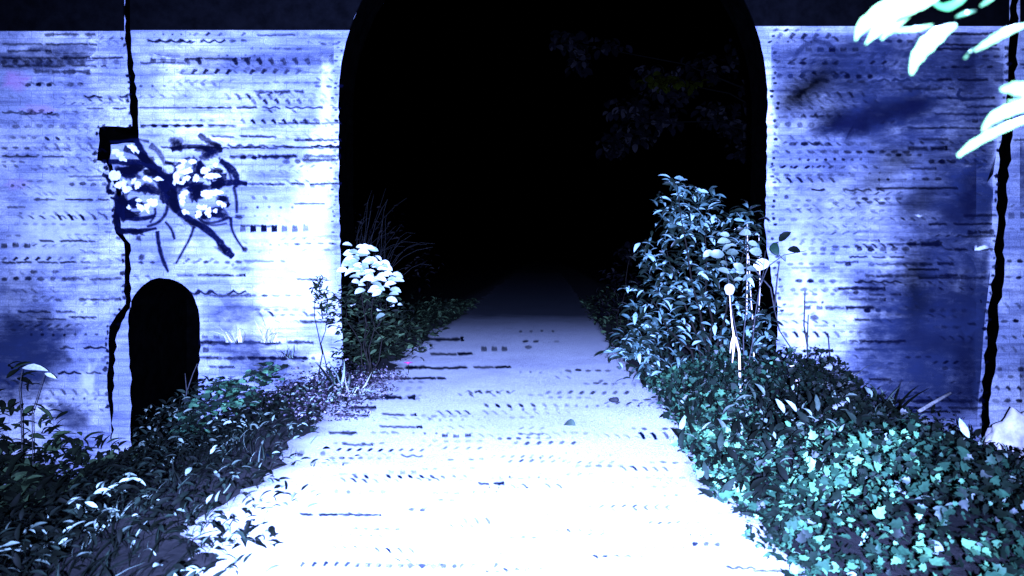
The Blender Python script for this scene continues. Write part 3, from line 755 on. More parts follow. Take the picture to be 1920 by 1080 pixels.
for (x, y, rx, ry, rt, al) in [(230, 560, 38, 80, 0, 1), (300, 335, 80, 30, .2, .9), (270, 470, 60, 30, .4, .9), (300, 640, 80, 26, .1, 1), (740, 500, 50, 44, 0, .9), (860, 435, 60, 34, 0, .95), (590, 540, 40, 70, -.3, .7), (240, 740, 50, 24, .1, 1), (340, 745, 60, 16, .1, 1), (600, 195, 34, 26, 0, .8), (790, 195, 70, 24, 0, .8), (880, 200, 30, 24, 0, .9), (840, 350, 50, 22, .2, .9), (750, 320, 22, 40, 0, .9), (400, 280, 70, 26, .4, .9), (440, 360, 60, 30, .3, .8), (560, 300, 50, 10, -.2, .8), (150, 400, 22, 22, 0, .9), (150, 480, 20, 20, 0, .9), (690, 690, 70, 22, .7, .6), (900, 860, 50, 24, .9, .5), (205, 650, 18, 100, 0, 1), (890, 540, 34, 18, .3, 1), (930, 575, 16, 14, 0, 1), (770, 650, 18, 16, 0, .9), (850, 630, 20, 18, 0, .9), (375, 570, 18, 14, 0, .9)]:
    for _ in range(3): gk.blob(*G(x + random.uniform(-.6, .6) * rx, y + random.uniform(-.6, .6) * ry), rx * .17, ry * .19, rt + random.uniform(-.4, .4), al * random.uniform(.6, 1), 2.2, .4)
gk.build("black_paint_smudges", M['dash_dark'], portal)
gs([(690, 260), (600, 300), (575, 390)], [20, 26, 20], .7); gs([(870, 260), (930, 330), (960, 420)], [18, 26, 20], .7)
go = g.build("painted_graffiti", M['paint_blue'], portal)
gwo = gw.build("white_paint_flakes", M['paint_white'], portal)
# worn curve of old paint on the right of the arch, and the small white scrawl
g2 = Marks(wallmap(0.0)); g2.stroke([(1487, 120), (1493, 100), (1510, 84), (1530, 77), (1552, 82), (1568, 95), (1576, 104)], [5, 7, 8, 8, 8, 7, 3], .45, 2.5)
g2.stroke([(1812, 170), (1800, 168), (1796, 178), (1803, 187), (1820, 186), (1845, 186)], [4, 6, 6, 6, 5, 3], .8, 2); g2.build("faded_paint_scrawl", M['paint_blue'], portal)
g3 = Marks(wallmap(-0.005)); g3.stroke([(1828, 459), (1829, 467), (1836, 466), (1846, 463), (1855, 463)], [3, 6, 6, 6, 2], .9, 1.5); g3.stroke([(1713, 404), (1722, 405), (1730, 404)], [2, 4, 2], .7, 1.5)
g3.build("white_chalk_mark", M['paint_white'], portal)

# made-up dark dashes on the track, copying processing artefacts
def roadmap(px, py, lift):
    Y = FOC * EYE / (py - CY); X = (px - CX) / FOC * Y
    return (X, Y, 0.022 + lift * .6 + 0.012 * nz(X, Y, 0.8, 4) - 0.012)
ROWS_R = [(622, 970, 1050, 'dot', 4), (642, 960, 1060, 'dash', 3), (655, 902, 962, 'block', 8), (637, 790, 868, 'line', 6), (652, 985, 1010, 'dash', 6), (665, 805, 888, 'line', 4), (691, 740, 960, 'line', 3), (690, 760, 800, 'line', 6), (710, 700, 838, 'line', 3.5), (700, 970, 1085, 'dot', 4), (716, 1120, 1155, 'tick', 6), (738, 1000, 1180, 'tick', 6),
    (748, 685, 778, 'line', 8), (746, 770, 785, 'dot', 6), (762, 905, 1065, 'tick', 5), (766, 640, 705, 'line', 4), (769, 650, 700, 'block', 7), (781, 620, 690, 'line', 3), (780, 715, 780, 'line', 2.5), (803, 710, 792, 'line', 3), (814, 615, 672, 'line', 6), (819, 828, 886, 'block', 5), (820, 1175, 1290, 'hook', 7), (834, 960, 1085, 'tick', 6), (836, 640, 700, 'line', 2),
    (852, 560, 610, 'dash', 8), (846, 610, 800, 'tick', 4), (855, 480, 580, 'block', 5), (856, 750, 800, 'scallop', 5), (870, 560, 650, 'dash', 3), (887, 728, 784, 'block', 7), (896, 660, 880, 'tick', 5), (903, 800, 890, 'comb', 3), (910, 895, 948, 'line', 6), (916, 955, 1050, 'hook', 4), (925, 625, 726, 'dot', 8), (940, 820, 862, 'dash', 4), (958, 765, 810, 'dash', 5), (969, 560, 715, 'line', 3.5), (970, 580, 700, 'dash', 4),
    (893, 1060, 1110, 'tick', 5), (870, 1060, 1160, 'tick', 3), (980, 865, 935, 'hook', 7), (995, 640, 760, 'dash', 3), (1010, 955, 1020, 'dash', 5), (998, 1040, 1140, 'comb', 4), (1005, 1100, 1220, 'tick', 3), (1025, 1275, 1365, 'dash', 7), (1030, 620, 700, 'tick', 3), (1012, 1270, 1340, 'dot', 3), (1035, 700, 800, 'hook', 5), (1048, 1110, 1200, 'dash', 4), (1062, 560, 940, 'comb', 6), (1063, 640, 860, 'dash', 9),
    (1068, 1360, 1420, 'scallop', 5), (1074, 1410, 1500, 'line', 5), (1070, 920, 1120, 'tick', 3), (952, 1100, 1260, 'tick', 3), (916, 1180, 1290, 'dash', 3)]
rp = Marks(roadmap)
for _ in range(110):
    y = random.uniform(690, 1075); x = random.uniform(640 - (y - 690) * .2, 1150 + (y - 690) * .6)
    rp.row(y, x, x + random.uniform(30, 130), random.choice(['tick', 'dot', 'hook', 'dash']), random.uniform(2, 4.5), random.uniform(.35, 1.0), per=random.uniform(17, 22))
for (y, x0, x1, st, th) in ROWS_R:
    faint = 1.1 if (x0 < 960 or th >= 6) else .8
    rp.row(y, x0, x1, st, th * .95, faint, per=random.uniform(19, 22))
M['road_dash'] = mark_material("road_dash_mark", (0.0012, 0.004, 0.012))
rp.build("road_dash_rows", M['road_dash'], road)

# ---------------------------------------------------------------- leaves
def T_lance():      # narrow leaf, folded and arched, length 1 along +x
    xs_ = [0, .18, .4, .65, .85, 1.0]; w = [0.02, .12, .17, .13, .07, 0.0]
    V, F = [], []
    for x, h in zip(xs_, w):
        z = .10 * math.sin(x * 2.6) - .12 * x * x
        V += [(x, -h, z + h * .35), (x, 0, z), (x, h, z + h * .35)]
    for i in range(len(xs_) - 1):
        for k in (0, 1):
            F.append((i * 3 + k, i * 3 + 3 + k, i * 3 + 4 + k, i * 3 + 1 + k))
    return np.array(V), np.array(F)
def T_oval():
    xs_ = [0, .15, .4, .68, .88, 1.0]; w = [0.02, .2, .3, .27, .15, 0.0]
    V, F = [], []
    for x, h in zip(xs_, w):
        z = .12 * math.sin(x * 2.8) - .12 * x * x
        V += [(x, -h, z + h * .22), (x, 0, z), (x, h, z + h * .22)]
    for i in range(len(xs_) - 1):
        for k in (0, 1):
            F.append((i * 3 + k, i * 3 + 3 + k, i * 3 + 4 + k, i * 3 + 1 + k))
    return np.array(V), np.array(F)
def T_ivy():        # five-pointed leaf as quads round its middle
    out = [(0, 0), (.1, -.3), (.28, -.5), (.45, -.28), (.68, -.36), (.75, -.14), (1.05, 0), (.75, .14), (.68, .36), (.45, .28), (.28, .5), (.1, .3)]
    V = [(x, y, -.10 * (x - .4) ** 2 + .22 * abs(y) - .25 * y * y) for x, y in out] + [(.42, 0, 0)]
    c = 12
    F = [(c, 0, 1, 2), (c, 2, 3, 4), (c, 4, 5, 6), (c, 6, 7, 8), (c, 8, 9, 10), (c, 10, 11, 0)]
    return np.array(V), np.array(F)
def T_blade():      # grass blade bending over
    V, F = [], []
    for i in range(6):
        t = i / 5; h = .028 * (1 - t ** 2) + .002
        V += [(.55 * t * t, -h, t * (1 - .25 * t)), (.55 * t * t, h, t * (1 - .25 * t))]
    for i in range(5): F.append((2 * i, 2 * i + 2, 2 * i + 3, 2 * i + 1))
    return np.array(V), np.array(F)
LANCE, OVAL, IVY, BLADE = T_lance(), T_oval(), T_ivy(), T_blade()

def rot_mats(yaw, pitch, roll):
    cy, sy, cp, sp_, cr, sr = np.cos(yaw), np.sin(yaw), np.cos(pitch), np.sin(pitch), np.cos(roll), np.sin(roll)
    R = np.zeros((len(yaw), 3, 3))
    # Rz(yaw) Ry(-pitch) Rx(roll)
    R[:, 0, 0] = cy * cp; R[:, 0, 1] = -cy * sp_ * sr - sy * cr; R[:, 0, 2] = -cy * sp_ * cr + sy * sr
    R[:, 1, 0] = sy * cp; R[:, 1, 1] = -sy * sp_ * sr + cy * cr; R[:, 1, 2] = -sy * sp_ * cr - cy * sr
    R[:, 2, 0] = sp_;     R[:, 2, 1] = cp * sr;                  R[:, 2, 2] = cp * cr
    return R

def leaves(name, T, pos, yaw, pitch, roll, size, mat, parent=None, rnd=None):
    TV, TF = T
    pos = np.asarray(pos); n = len(pos)
    R = rot_mats(np.asarray(yaw), np.asarray(pitch), np.asarray(roll))
    V = np.einsum('nij,vj->nvi', R, TV) * np.asarray(size)[:, None, None] + pos[:, None, :]
    F = TF[None] + (np.arange(n) * len(TV))[:, None, None]
    if rnd is None: rnd = RNG.random(n)
    return mesh_np(name, V.reshape(-1, 3), F.reshape(-1, TF.shape[1]), mat, parent, smooth=True,
                   attrs={"rnd": np.repeat(rnd, len(TV))})

def blobs_to_points(blobs, Y, depth=0.8):
    """blobs (px, py, rx, ry, count): points filling ellipsoids round the plane at distance Y"""
    out = []
    for (px, py, rx, ry, n) in blobs:
        v = RNG.normal(size=(n, 3)); v /= np.linalg.norm(v, axis=1)[:, None]
        v *= (RNG.random(n) ** .45)[:, None]
        c = np.array(P(px, py, Y)); s = Y / FOC
        out.append(c + v * np.array([rx * s, depth * (rx + ry) * .5 * s, ry * s]))
    return np.vstack(out)

def shrub(root, blobs, Y, T, size, mat, pitch=(-.5, .5), depth=.8, yaw=None, name="foliage"):
    p = blobs_to_points(blobs, Y, depth); n = len(p)
    ya = RNG.uniform(0, 2 * math.pi, n) if yaw is None else RNG.normal(yaw[0], yaw[1], n)
    return leaves(name, T, p, ya, RNG.uniform(*pitch, n), RNG.normal(0, .5, n), RNG.uniform(*size, n), mat, root)

def stems(root, base, tips, r0, mat, name="stem", wob=.06):
    s = Soup()
    b = Vector(base)
    for t in tips:
        t = Vector(t); pts = []
        k = 6
        for i in range(k + 1):
            u = i / k
            q = b.lerp(t, u); q.z += .12 * math.sin(u * math.pi) * (t - b).length * .3
            if 0 < i < k: q += Vector((random.uniform(-wob, wob), random.uniform(-wob, wob), random.uniform(-wob, wob)))
            pts.append(q)
        s.add(tube(pts, [r0 * (1 - .8 * i / k) for i in range(k + 1)], 5))
    return s.build(name, mat, root)

# --- shrub at the foot of the right jamb
Yb = 9.2
bx, by, _ = P(1330, 700, Yb)
right_shrub = thing("shrub", "tall leafy shrub with narrow glossy leaves in front of the arch's right jamb", "shrub", (bx, Yb, ground_z(bx, Yb)))
BL = [(1270, 340, 16, 16, 26), (1290, 365, 38, 20, 70), (1330, 372, 28, 22, 50), (1265, 390, 44, 22, 80), (1320, 410, 66, 30, 150), (1395, 400, 32, 20, 45), (1270, 440, 52, 34, 120), (1345, 450, 66, 34, 150), (1410, 440, 26, 40, 60), (1270, 500, 74, 36, 170), (1360, 510, 62, 40, 150),
      (1230, 545, 56, 30, 110), (1310, 560, 80, 40, 170), (1390, 580, 52, 46, 120), (1215, 600, 44, 26, 80), (1280, 620, 80, 36, 160), (1370, 640, 70, 40, 160), (1185, 575, 22, 16, 26), (1205, 640, 50, 34, 120), (1165, 655, 30, 24, 60), (1230, 690, 70, 30, 130), (1330, 690, 80, 30, 150), (1215, 480, 30, 30, 50), (1190, 640, 36, 26, 50), (1235, 370, 14, 10, 12), (1240, 660, 60, 30, 90), (1430, 620, 20, 70, 80)]
shrub(right_shrub, [(a_, b_, c_ * 1.06, d_ * 1.06, int(n_ * .72)) for a_, b_, c_, d_, n_ in BL], Yb, LANCE, (.09, .19), M['leaf_shrub'], (-.9, .5), .7)
stems(right_shrub, (bx, Yb, ground_z(bx, Yb) - .05), [P(px, py, Yb + random.uniform(-.2, .2)) for px, py in ((1270, 350), (1330, 390), (1250, 470), (1400, 420), (1220, 560), (1380, 520))], .02, M['bark'])

# --- sapling with broad pale leaves nearer the wall
Ys = 8.7
sx, _, _ = P(1395, 720, Ys)
sap = thing("sapling", "slender sapling with broad pale leaves in front of the narrow-leaved shrub", "sapling", (sx, Ys, ground_z(sx, Ys)))
SL = [(1350, 435), (1368, 442), (1390, 436), (1345, 455), (1372, 460), (1402, 455), (1358, 478), (1385, 475), (1405, 470), (1350, 492), (1375, 495), (1398, 488), (1380, 510), (1400, 505), (1392, 525), (1416, 478), (1335, 470), (1412, 515), (1366, 450), (1382, 462), (1345, 505), (1408, 440)]
p = np.array([P(x, y, Ys + random.uniform(-.12, .12)) for x, y in SL])
n = len(p)
leaves("foliage", OVAL, p, RNG.choice([.2, 2.9], n) + RNG.normal(0, .4, n), RNG.uniform(-.7, .2, n), RNG.normal(0, .45, n) + .7, RNG.uniform(.11, .18, n), M['leaf_bright'], sap, rnd=RNG.uniform(0, .6, n))
stems(sap, (sx, Ys, ground_z(sx, Ys) - .05), [P(1400, 440, Ys), P(1360, 480, Ys), P(1435, 470, Ys)], .009, M['grey_twig'], wob=.02)

def root_to(p, r):
    x, y, z = p
    return tube([(x + .02, y, ground_z(x, y) - .04), (x + .01, y, (z + ground_z(x, y)) / 2), p], [r * 1.2, r * 1.1, r], 5)

# --- leafy twig reaching past the jamb onto the wall
tw = thing("leafy_twig", "thin twig with three dark round leaves reaching across the pale wall edge", "twig", P(1420, 600, 9.4))
s = Soup().add(root_to(P(1420, 600, 9.4), .008)).add(tube([P(1420, 600, 9.4), P(1424, 540, 9.4), P(1440, 500, 9.4), P(1470, 478, 9.4), P(1512, 470, 9.4)], [.008, .007, .006, .005, .003], 5)); s.build("stem", M['grey_twig'], tw)
for q, ya, pi_, ro, sz, rn_, nm, mt in ((P(1450, 455, 9.38), -1.4, -.9, .9, .2, .55, "leaf", 'ivy'), (P(1462, 452, 9.37), -.6, .7, 1.2, .18, .1, "leaf", 'ivy'), (P(1478, 468, 9.36), .1, -.1, 1.0, .17, .1, "leaf", 'ivy'),
        (P(1412, 505, 9.3), .2, .45, 1.1, .25, .9, "pale_leaf", 'leaf_bright'), (P(1462, 478, 9.42), .6, -.5, 1.2, .16, .6, "pale_leaf", 'leaf_bright')):
    leaves(nm, OVAL, np.array([q]), np.array([ya]), np.array([pi_]), np.array([ro]), np.array([sz]), M[mt], tw, rnd=np.array([rn_]))

# --- round seed head on a pale split stalk
Yh = 8.0
hx, _, hz = P(1368, 541, Yh)
gx, _, gz = P(1385, 700, Yh)
sh = thing("seed_head", "round white seed head on a pale splayed stalk above the ivy", "seed head", (gx, Yh, ground_z(gx, Yh)))
bm = bmesh.new(); bmesh.ops.create_icosphere(bm, subdivisions=3, radius=.056)
for v in bm.verts:
    k = 1 + .10 * mnoise.noise(v.co * 40) + .05 * mnoise.noise(v.co * 90)
    v.co = Vector((v.co.x * k, v.co.y * k, v.co.z * k * .95)) + Vector((0, 0, -.02 if v.co.z < -.03 else 0))
me = bpy.data.meshes.new("flower_head"); bm.to_mesh(me); bm.free(); me.materials.append(M['leaf_bright'])
for q in me.polygons: q.use_smooth = True
a = me.attributes.new("rnd", 'FLOAT', 'POINT'); a.data.foreach_set("value", np.full(len(me.vertices), .95, dtype=np.float32))
o = link(bpy.data.objects.new("flower_head", me), sh); o.location = Vector((hx, Yh, hz)) - sh.location
s = Soup()
s.add(root_to(P(1388, 728, Yh), .010))
s.add(tube([P(1368, 552, Yh), P(1370, 580, Yh), P(1373, 610, Yh), P(1378, 640, Yh)], [.004, .005, .008, .016], 6))
s.add(tube([P(1376, 625, Yh), P(1371, 645, Yh), P(1369, 662, Yh)], [.008, .009, .006], 6))
s.add(tube([P(1379, 632, Yh), P(1386, 660, Yh), P(1387, 695, Yh), P(1388, 730, Yh)], [.010, .012, .014, .010], 6))
s.add(tube([P(1377, 630, Yh + .03), P(1376, 650, Yh + .03), P(1373, 680, Yh + .05)], [.012, .014, .006], 6))
s.build("stalk", M['pale_stalk'], sh)

# --- bare stalks before the right-hand wall
for i, (lab, paths) in enumerate([
    ("thin pale leaning stalk crossing the dark arch edge beside the seed head", [[(1412, 610), (1408, 560), (1404, 480)], [(1420, 620), (1425, 540), (1423, 440)], [(1400, 590), (1402, 470), (1401, 420)]]),
    ("long bent bare twig running down the pale wall beside the arch", [[(1410, 500), (1445, 540), (1452, 580), (1462, 620), (1495, 670), (1512, 710)], [(1452, 580), (1458, 520), (1462, 490)]]),
    ("dark upright dry stem with a small side shoot on the pale wall", [[(1518, 705), (1514, 650), (1516, 590)], [(1515, 650), (1508, 610), (1510, 545)]]),
    ("fine straight dry stem standing right of the upright stem on the pale wall", [[(1558, 700), (1556, 660), (1553, 625)]])]):
    Yt = 9.55
    base = P(*paths[0][-1 if i in (1,) else 0], Yt)
    t = thing("dry_stalk", lab, "stalk", base, "bare stalks beside the right jamb")
    s = Soup()
    s.add(root_to(base, .009))
    for pth in paths:
        s.add(tube([P(x, y, Yt + random.uniform(-.02, .02)) for x, y in pth], list(np.linspace(.010, .004, len(pth))), 5))
    s.build("stem", M['grey_twig'] if i else M['pale_stalk'], t)
# pale stick lying against the wall low on the right
t = thing("fallen_stick", "pale broken stick leaning low against the darkened wall", "stick", P(1720, 775, 9.6))
Soup().add(tube([P(1722, 772, 9.55), P(1750, 755, 9.62), P(1782, 737, 9.7)], [.025, .024, .02], 6)).build("stick", M['dull_stick'], t)
t = thing("cut_stump", "short pale rotten stump among ivy below the right wall edge", "stump", P(1492, 745, 9.3))
Soup().add(root_to(P(1494, 745, 9.3), .05)).add(tube([P(1494, 745, 9.3), P(1493, 715, 9.3), P(1490, 690, 9.32), P(1486, 682, 9.33)], [.05, .07, .085, .05], 9)).build("stump", M['pale_stalk'], t)

# --- shrub with a cap of white leaves at the left jamb
Yl = 9.0
lx, _, _ = P(690, 690, Yl)
lsh = thing("shrub", "dark shrub topped with overlapping white leaves at the arch's left jamb", "shrub", (lx, Yl, ground_z(lx, Yl)))
capl = []
for (x0, x1, y0, k) in [(658, 694, 464, 6), (644, 705, 475, 9), (648, 722, 487, 11), (640, 728, 499, 12), (646, 738, 511, 12), (662, 738, 523, 9), (672, 736, 535, 7), (680, 734, 546, 5), (712, 728, 556, 2)]:
    for i in range(k):
        u = (i + random.uniform(.2, .8)) / k
        x = x0 + (x1 - x0) * u
        capl.append(P(x, y0 + 12 * (u - .5) + random.uniform(-4, 4), Yl - .25 - .003 * (y0 - 464) + random.uniform(-.05, .05)))
n = len(capl)
leaves("pale_foliage", OVAL, np.array(capl), RNG.choice([0., math.pi], n) + RNG.normal(0, .3, n), RNG.normal(-.12, .2, n), RNG.choice([-1, 1], n) * 0 + RNG.normal(0, .2, n) + .75, RNG.uniform(.10, .15, n), M['leaf_bright'], lsh, rnd=RNG.uniform(.4, 1, n))
BLL = [(660, 560, 40, 30, 110), (700, 580, 50, 34, 140), (640, 600, 30, 40, 90), (690, 640, 60, 40, 150), (740, 600, 40, 40, 100), (655, 660, 40, 30, 80), (760, 640, 50, 40, 110), (735, 560, 16, 14, 14)]
shrub(lsh, BLL, Yl + .1, LANCE, (.06, .13), M['leaf_dark'], (-.6, .6), .6)
for x, y in ((665, 572), (708, 583), (716, 600), (733, 575), (742, 568), (755, 572), (722, 590)):
    leaves("bright_leaf", OVAL, np.array([P(x, y, Yl - .4)]), RNG.uniform(0, 6, 1), RNG.uniform(-.6, .2, 1), RNG.normal(.4, .3, 1), RNG.uniform(.07, .12, 1), M['leaf_bright'], lsh)
stems(lsh, (lx, Yl, ground_z(lx, Yl) - .05), [P(x, y, Yl) for x, y in ((670, 500), (700, 520), (725, 560), (650, 580), (690, 560))], .012, M['bark'])

# --- sprig, tufts, little plants along the left wall
def tuft(root_px, Y, n, size, spread, mat, label, cat="grass tuft", name="grass_tuft", lean=None, group=None):
    x, _, z = P(*root_px, Y)
    if Y < 9.8: z = ground_z(x, Y) - .02      # the others root in the joints of the wall
    t = thing(name, label, cat, (x, Y, z), group)
    p = np.array([(x + random.uniform(-1, 1) * spread, Y + (random.uniform(-1, 1) * spread * .5 if Y < 9.8 else 0), z) for _ in range(n)])
    leaves("blades", BLADE, p, RNG.uniform(0, 2 * math.pi, n), RNG.normal(0, .25, n), RNG.normal(0, .35, n), RNG.uniform(*size, n), mat, t)
    return t
GT = "grass tufts along the left wall"
tuft((505, 642), 9.885, 40, (.25, .45), .12, M['dry'], "pale spiky dry grass tuft growing from the left wall above the dark courses", group=GT)
tuft((440, 642), 9.885, 26, (.2, .4), .12, M['dry'], "small bleached grass tuft nearest the black doorway", group=GT)
tuft((535, 671), 9.885, 26, (.14, .26), .10, M['weed'], "bluish low tuft between two dark brick courses", group=GT)
tuft((640, 675), 8.8, 18, (.35, .6), .08, M['weed'], "dark arching grass tuft below the white-leaved shrub", group=GT)
tuft((668, 700), 8.4, 12, (.2, .36), .08, M['dry'], "bleached tuft bent over the left edge of the track", group=GT)
tuft((1555, 735), 9.5, 34, (.4, .85), .2, M['dry'], "tall pale grass tuft at the wall foot nearest the arch's right jamb", group="grass tufts along the right wall")
tuft((1640, 760), 9.5, 40, (.4, .8), .3, M['weed'], "dark ragged grass tuft before the dark blue part of the right wall", group="grass tufts along the right wall")
tuft((1800, 800), 9.5, 30, (.35, .7), .2, M['weed'], "dark grass tuft beside the black joint at the right wall's foot", group="grass tufts along the right wall")
x, _, _ = P(595, 600, 9.6)
sprig = thing("dark_sprig", "dark bushy sprig standing alone before the white wall by the left jamb", "sprig", P(600, 640, 9.6))
shrub(sprig, [(597, 528, 12, 10, 26), (595, 545, 18, 14, 60), (607, 565, 18, 18, 60), (612, 590, 16, 18, 40)], 9.6, LANCE, (.05, .1), M['leaf_dark'], (-.2, 1.2), .6)
stems(sprig, (P(605, 650, 9.6)[0], 9.6, ground_z(P(605, 650, 9.6)[0], 9.6) - .03), [P(596, 530, 9.6), P(612, 570, 9.6)], .008, M['bark'])

# patch of purplish weeds
def scatter(xr, yr, n, test=None):
    out = []
    while len(out) < n:
        x = random.uniform(*xr); y = random.uniform(*yr)
        if test is None or test(x, y): out.append((x, y))
    return out
pts = scatter((-3.9, -1.6), (7.0, 9.8), 4200, lambda x, y: x < edge(LE, y) + .12 - .4 * nz(x, y, 2.4, 3) and x > -2.2 - (y - 6.8) * .65 and (nz(x, y, 2.1, 7) > -.15))
p = np.array([(x, y, ground_z(x, y) + abs(random.gauss(0, .09)) * (0.5 + max(0, -x - 1.9))) for x, y in pts]); n = len(p)
tag(leaves("purple_weeds", OVAL, p, RNG.uniform(0, 6.3, n), RNG.uniform(-.4, 1.0, n), RNG.normal(0, .6, n), RNG.uniform(.018, .045, n), M['purple'], rnd=RNG.beta(.9, 1.7, n)), "fine purplish weeds between the left wall and the track", "weeds", kind="stuff")

# --- ivy bank on the right
def ivy_ok(x, y):
    return x > edge(RE, y) - .02 + .16 * nz(x, y, 2.2, 1) and y < 9.85
def hump(x, y, seed=0):
    return max(0, .17 + .34 * nz(x, y, 1.1, 11 + seed) + .12 * nz(x, y, 3.1, 5 + seed))
pts = []
while len(pts) < 24000:
    y = 2.6 + 7.2 * random.random() ** 1.0; x = random.uniform(.95, 6.9)
    if x > .78 * y + .5: continue
    if ivy_ok(x, y): pts.append((x, y))
ramp_in = lambda x, y: min(1, max(0.08, (x - edge(RE, y)) / .7))
p = np.array([(x, y, ground_z(x, y) + random.random() ** .6 * (.06 + hump(x, y) * ramp_in(x, y) * 1.3)) for x, y in pts]); n = len(p)
rn = np.clip(RNG.beta(1.2, 1.3, n) + np.array([.35 * nz(x, y, .9, 21) for x, y in pts]) + np.array([(.10 if (y < 6.6) else -.08) - .42 * min(1, max(0, (x - 2.2) / .8)) for x, y in pts]), 0, 1)
tag(leaves("ivy_ground_cover", IVY, p, RNG.uniform(0, 6.3, n), RNG.normal(-.1, .65, n), RNG.normal(0, .7, n), (.025 + .062 * RNG.random(n) ** 2) * np.array([1.3 if nz(x, y, .8, 77) > .1 else .95 for x, y in pts]), M['ivy'], rnd=rn), "teal green ivy covering the bank right of the track", "ivy", kind="stuff")
# larger dock-like leaves in the near right corner
t = thing("broad_leaved_plant", "plant with large round leaves in the lower right corner below the wall joint", "plant", (3.15, 5.9, ground_z(3.15, 5.9)))
p = np.array([P(*onp, 5.8) for onp in ((1752, 850), (1790, 838), (1775, 880), (1800, 850), (1730, 905), (1780, 945), (1830, 930), (1745, 870), (1765, 985), (1850, 980))]); n = len(p)
leaves("leaves", OVAL, p, RNG.uniform(0, 6.3, n), RNG.uniform(-.6, .2, n), RNG.normal(0, .4, n), RNG.uniform(.2, .3, n), M['ivy'], t, rnd=RNG.uniform(.35, .8, n))
stems(t, (3.15, 5.9, ground_z(3.15, 5.9) - .03), [tuple(q) for q in p], .006, M['bark'])
# dark mixed weeds under and between the ivy and beyond it
pts = []
while len(pts) < 6500:
    y = random.uniform(4.2, 9.8); x = random.uniform(1.05, 7)
    if ivy_ok(x, y): pts.append((x, y))
p = np.array([(x, y, ground_z(x, y) + random.random() * (.05 + .42 * ramp_in(x, y) * (.5 + nz(x, y, 1.3, 31)))) for x, y in pts]); n = len(p)
tag(leaves("tangled_weeds", LANCE, p, RNG.uniform(0, 6.3, n), RNG.uniform(-.5, 1.2, n), RNG.normal(0, .5, n), RNG.uniform(.06, .16, n), M['weed'], rnd=RNG.beta(1.1, 1.4, n)), "dark tangled weeds behind the ivy below the right wall", "weeds", kind="stuff")

pts = scatter((3.15, 6.4), (9.0, 9.82), 1500, lambda x, y: nz(x, y, 1.7, 19) > -.2)
p = np.array([(x, y, ground_z(x, y) + random.random() ** 1.3 * (.25 + .75 * max(0, .45 + nz(x, 0, 1.4, 27)))) for x, y in pts]); n = len(p)
tag(leaves("wall_foot_weeds", LANCE, p, RNG.uniform(0, 6.3, n), RNG.normal(.3, .6, n), RNG.normal(0, .5, n), RNG.uniform(.05, .13, n), M['weed'], rnd=RNG.beta(1.0, 1.8, n)), "straggling dark weeds along the foot of the darkened right wall", "weeds", kind="stuff")
# --- weeds and grass on the left bank
def left_ok(x, y):
    return x < edge(LE, y) - .1 + .6 * nz(x, y, 1.9, 2) and y < 9.8 and random.random() < .34 + (edge(LE, y) - x) / 1.2
pts = []
while len(pts) < 6500:
    y = random.uniform(2.6, 9.8); x = random.uniform(-7.6, -.8)
    if x < -.82 * y - .6: continue
    if left_ok(x, y) and nz(x, y, 1.0, 17) > -.45: pts.append((x, y))
p = np.array([(x, y, ground_z(x, y) - .01) for x, y in pts]); n = len(p)
hs = np.array([.10 + .16 * max(0, .5 + nz(x, y, 1.1, 23)) for x, y in pts]) * RNG.uniform(.5, 1.4, n) * np.array([min(1, .35 + (edge(LE, y) - x) / 1.2) for x, y in pts])
tag(leaves("weedy_grass", BLADE, p, RNG.normal(.5, .7, n), RNG.normal(0, .35, n), RNG.normal(0, .4, n), hs * .9, M['weed'], rnd=np.clip(RNG.beta(1.2, 2.2, n) + np.array([.55 * nz(x, y, 1.9, 41) - .3 * min(1, max(0, (-x - 3.0) / 1.5)) + .3 * max(0, 1 - (edge(LE, y) - x) / .8) for x, y in pts]), 0, 1)), "dark blue streaky grass and weeds left of the track", "grass", kind="stuff")
pts = []
while len(pts) < 9000:
    y = random.uniform(2.6, 9.8); x = random.uniform(-7.6, -.8)
    if x < -.82 * y - .6: continue
    if left_ok(x, y) and nz(x, y, 1.3, 57) > -.2: pts.append((x, y))
p = np.array([(x, y, ground_z(x, y) + random.random() * (.03 + .26 * min(1, (edge(LE, y) + .2 - x) / 1.2))) for x, y in pts]); n = len(p)
tag(leaves("leafy_weeds", LANCE, p, RNG.normal(.4, .8, n), RNG.normal(0, .5, n), RNG.normal(0, .5, n), RNG.uniform(.04, .10, n), M['weed'], rnd=np.clip(RNG.beta(.9, 1.3, n) + np.array([.55 * nz(x, y, 1.7, 63) - .3 * min(1, max(0, (-x - 3.0) / 1.5)) + .42 * max(0, 1 - (edge(LE, y) - x) / .8) - .1 for x, y in pts]), 0, 1)), "low dark leafy weeds on the bank below the doorway", "weeds", kind="stuff")
pts = scatter((-8.2, -5.0), (7.4, 9.75), 2600, lambda x, y: nz(x, y, 1.1, 90) > -.35)
p = np.array([(x, y, ground_z(x, y) + random.random() ** .8 * max(.15, min(1.25, (-x - 5.0) * .75)) * (.75 + nz(x, y, 1.2, 93))) for x, y in pts]); n = len(p)
tag(leaves("tall_weeds", LANCE, p, RNG.normal(.4, .9, n), RNG.normal(.1, .5, n), RNG.normal(0, .5, n), RNG.uniform(.12, .26, n), M['leaf_dark']), "tall nearly black weeds at the far left foot of the wing wall", "weeds", kind="stuff")
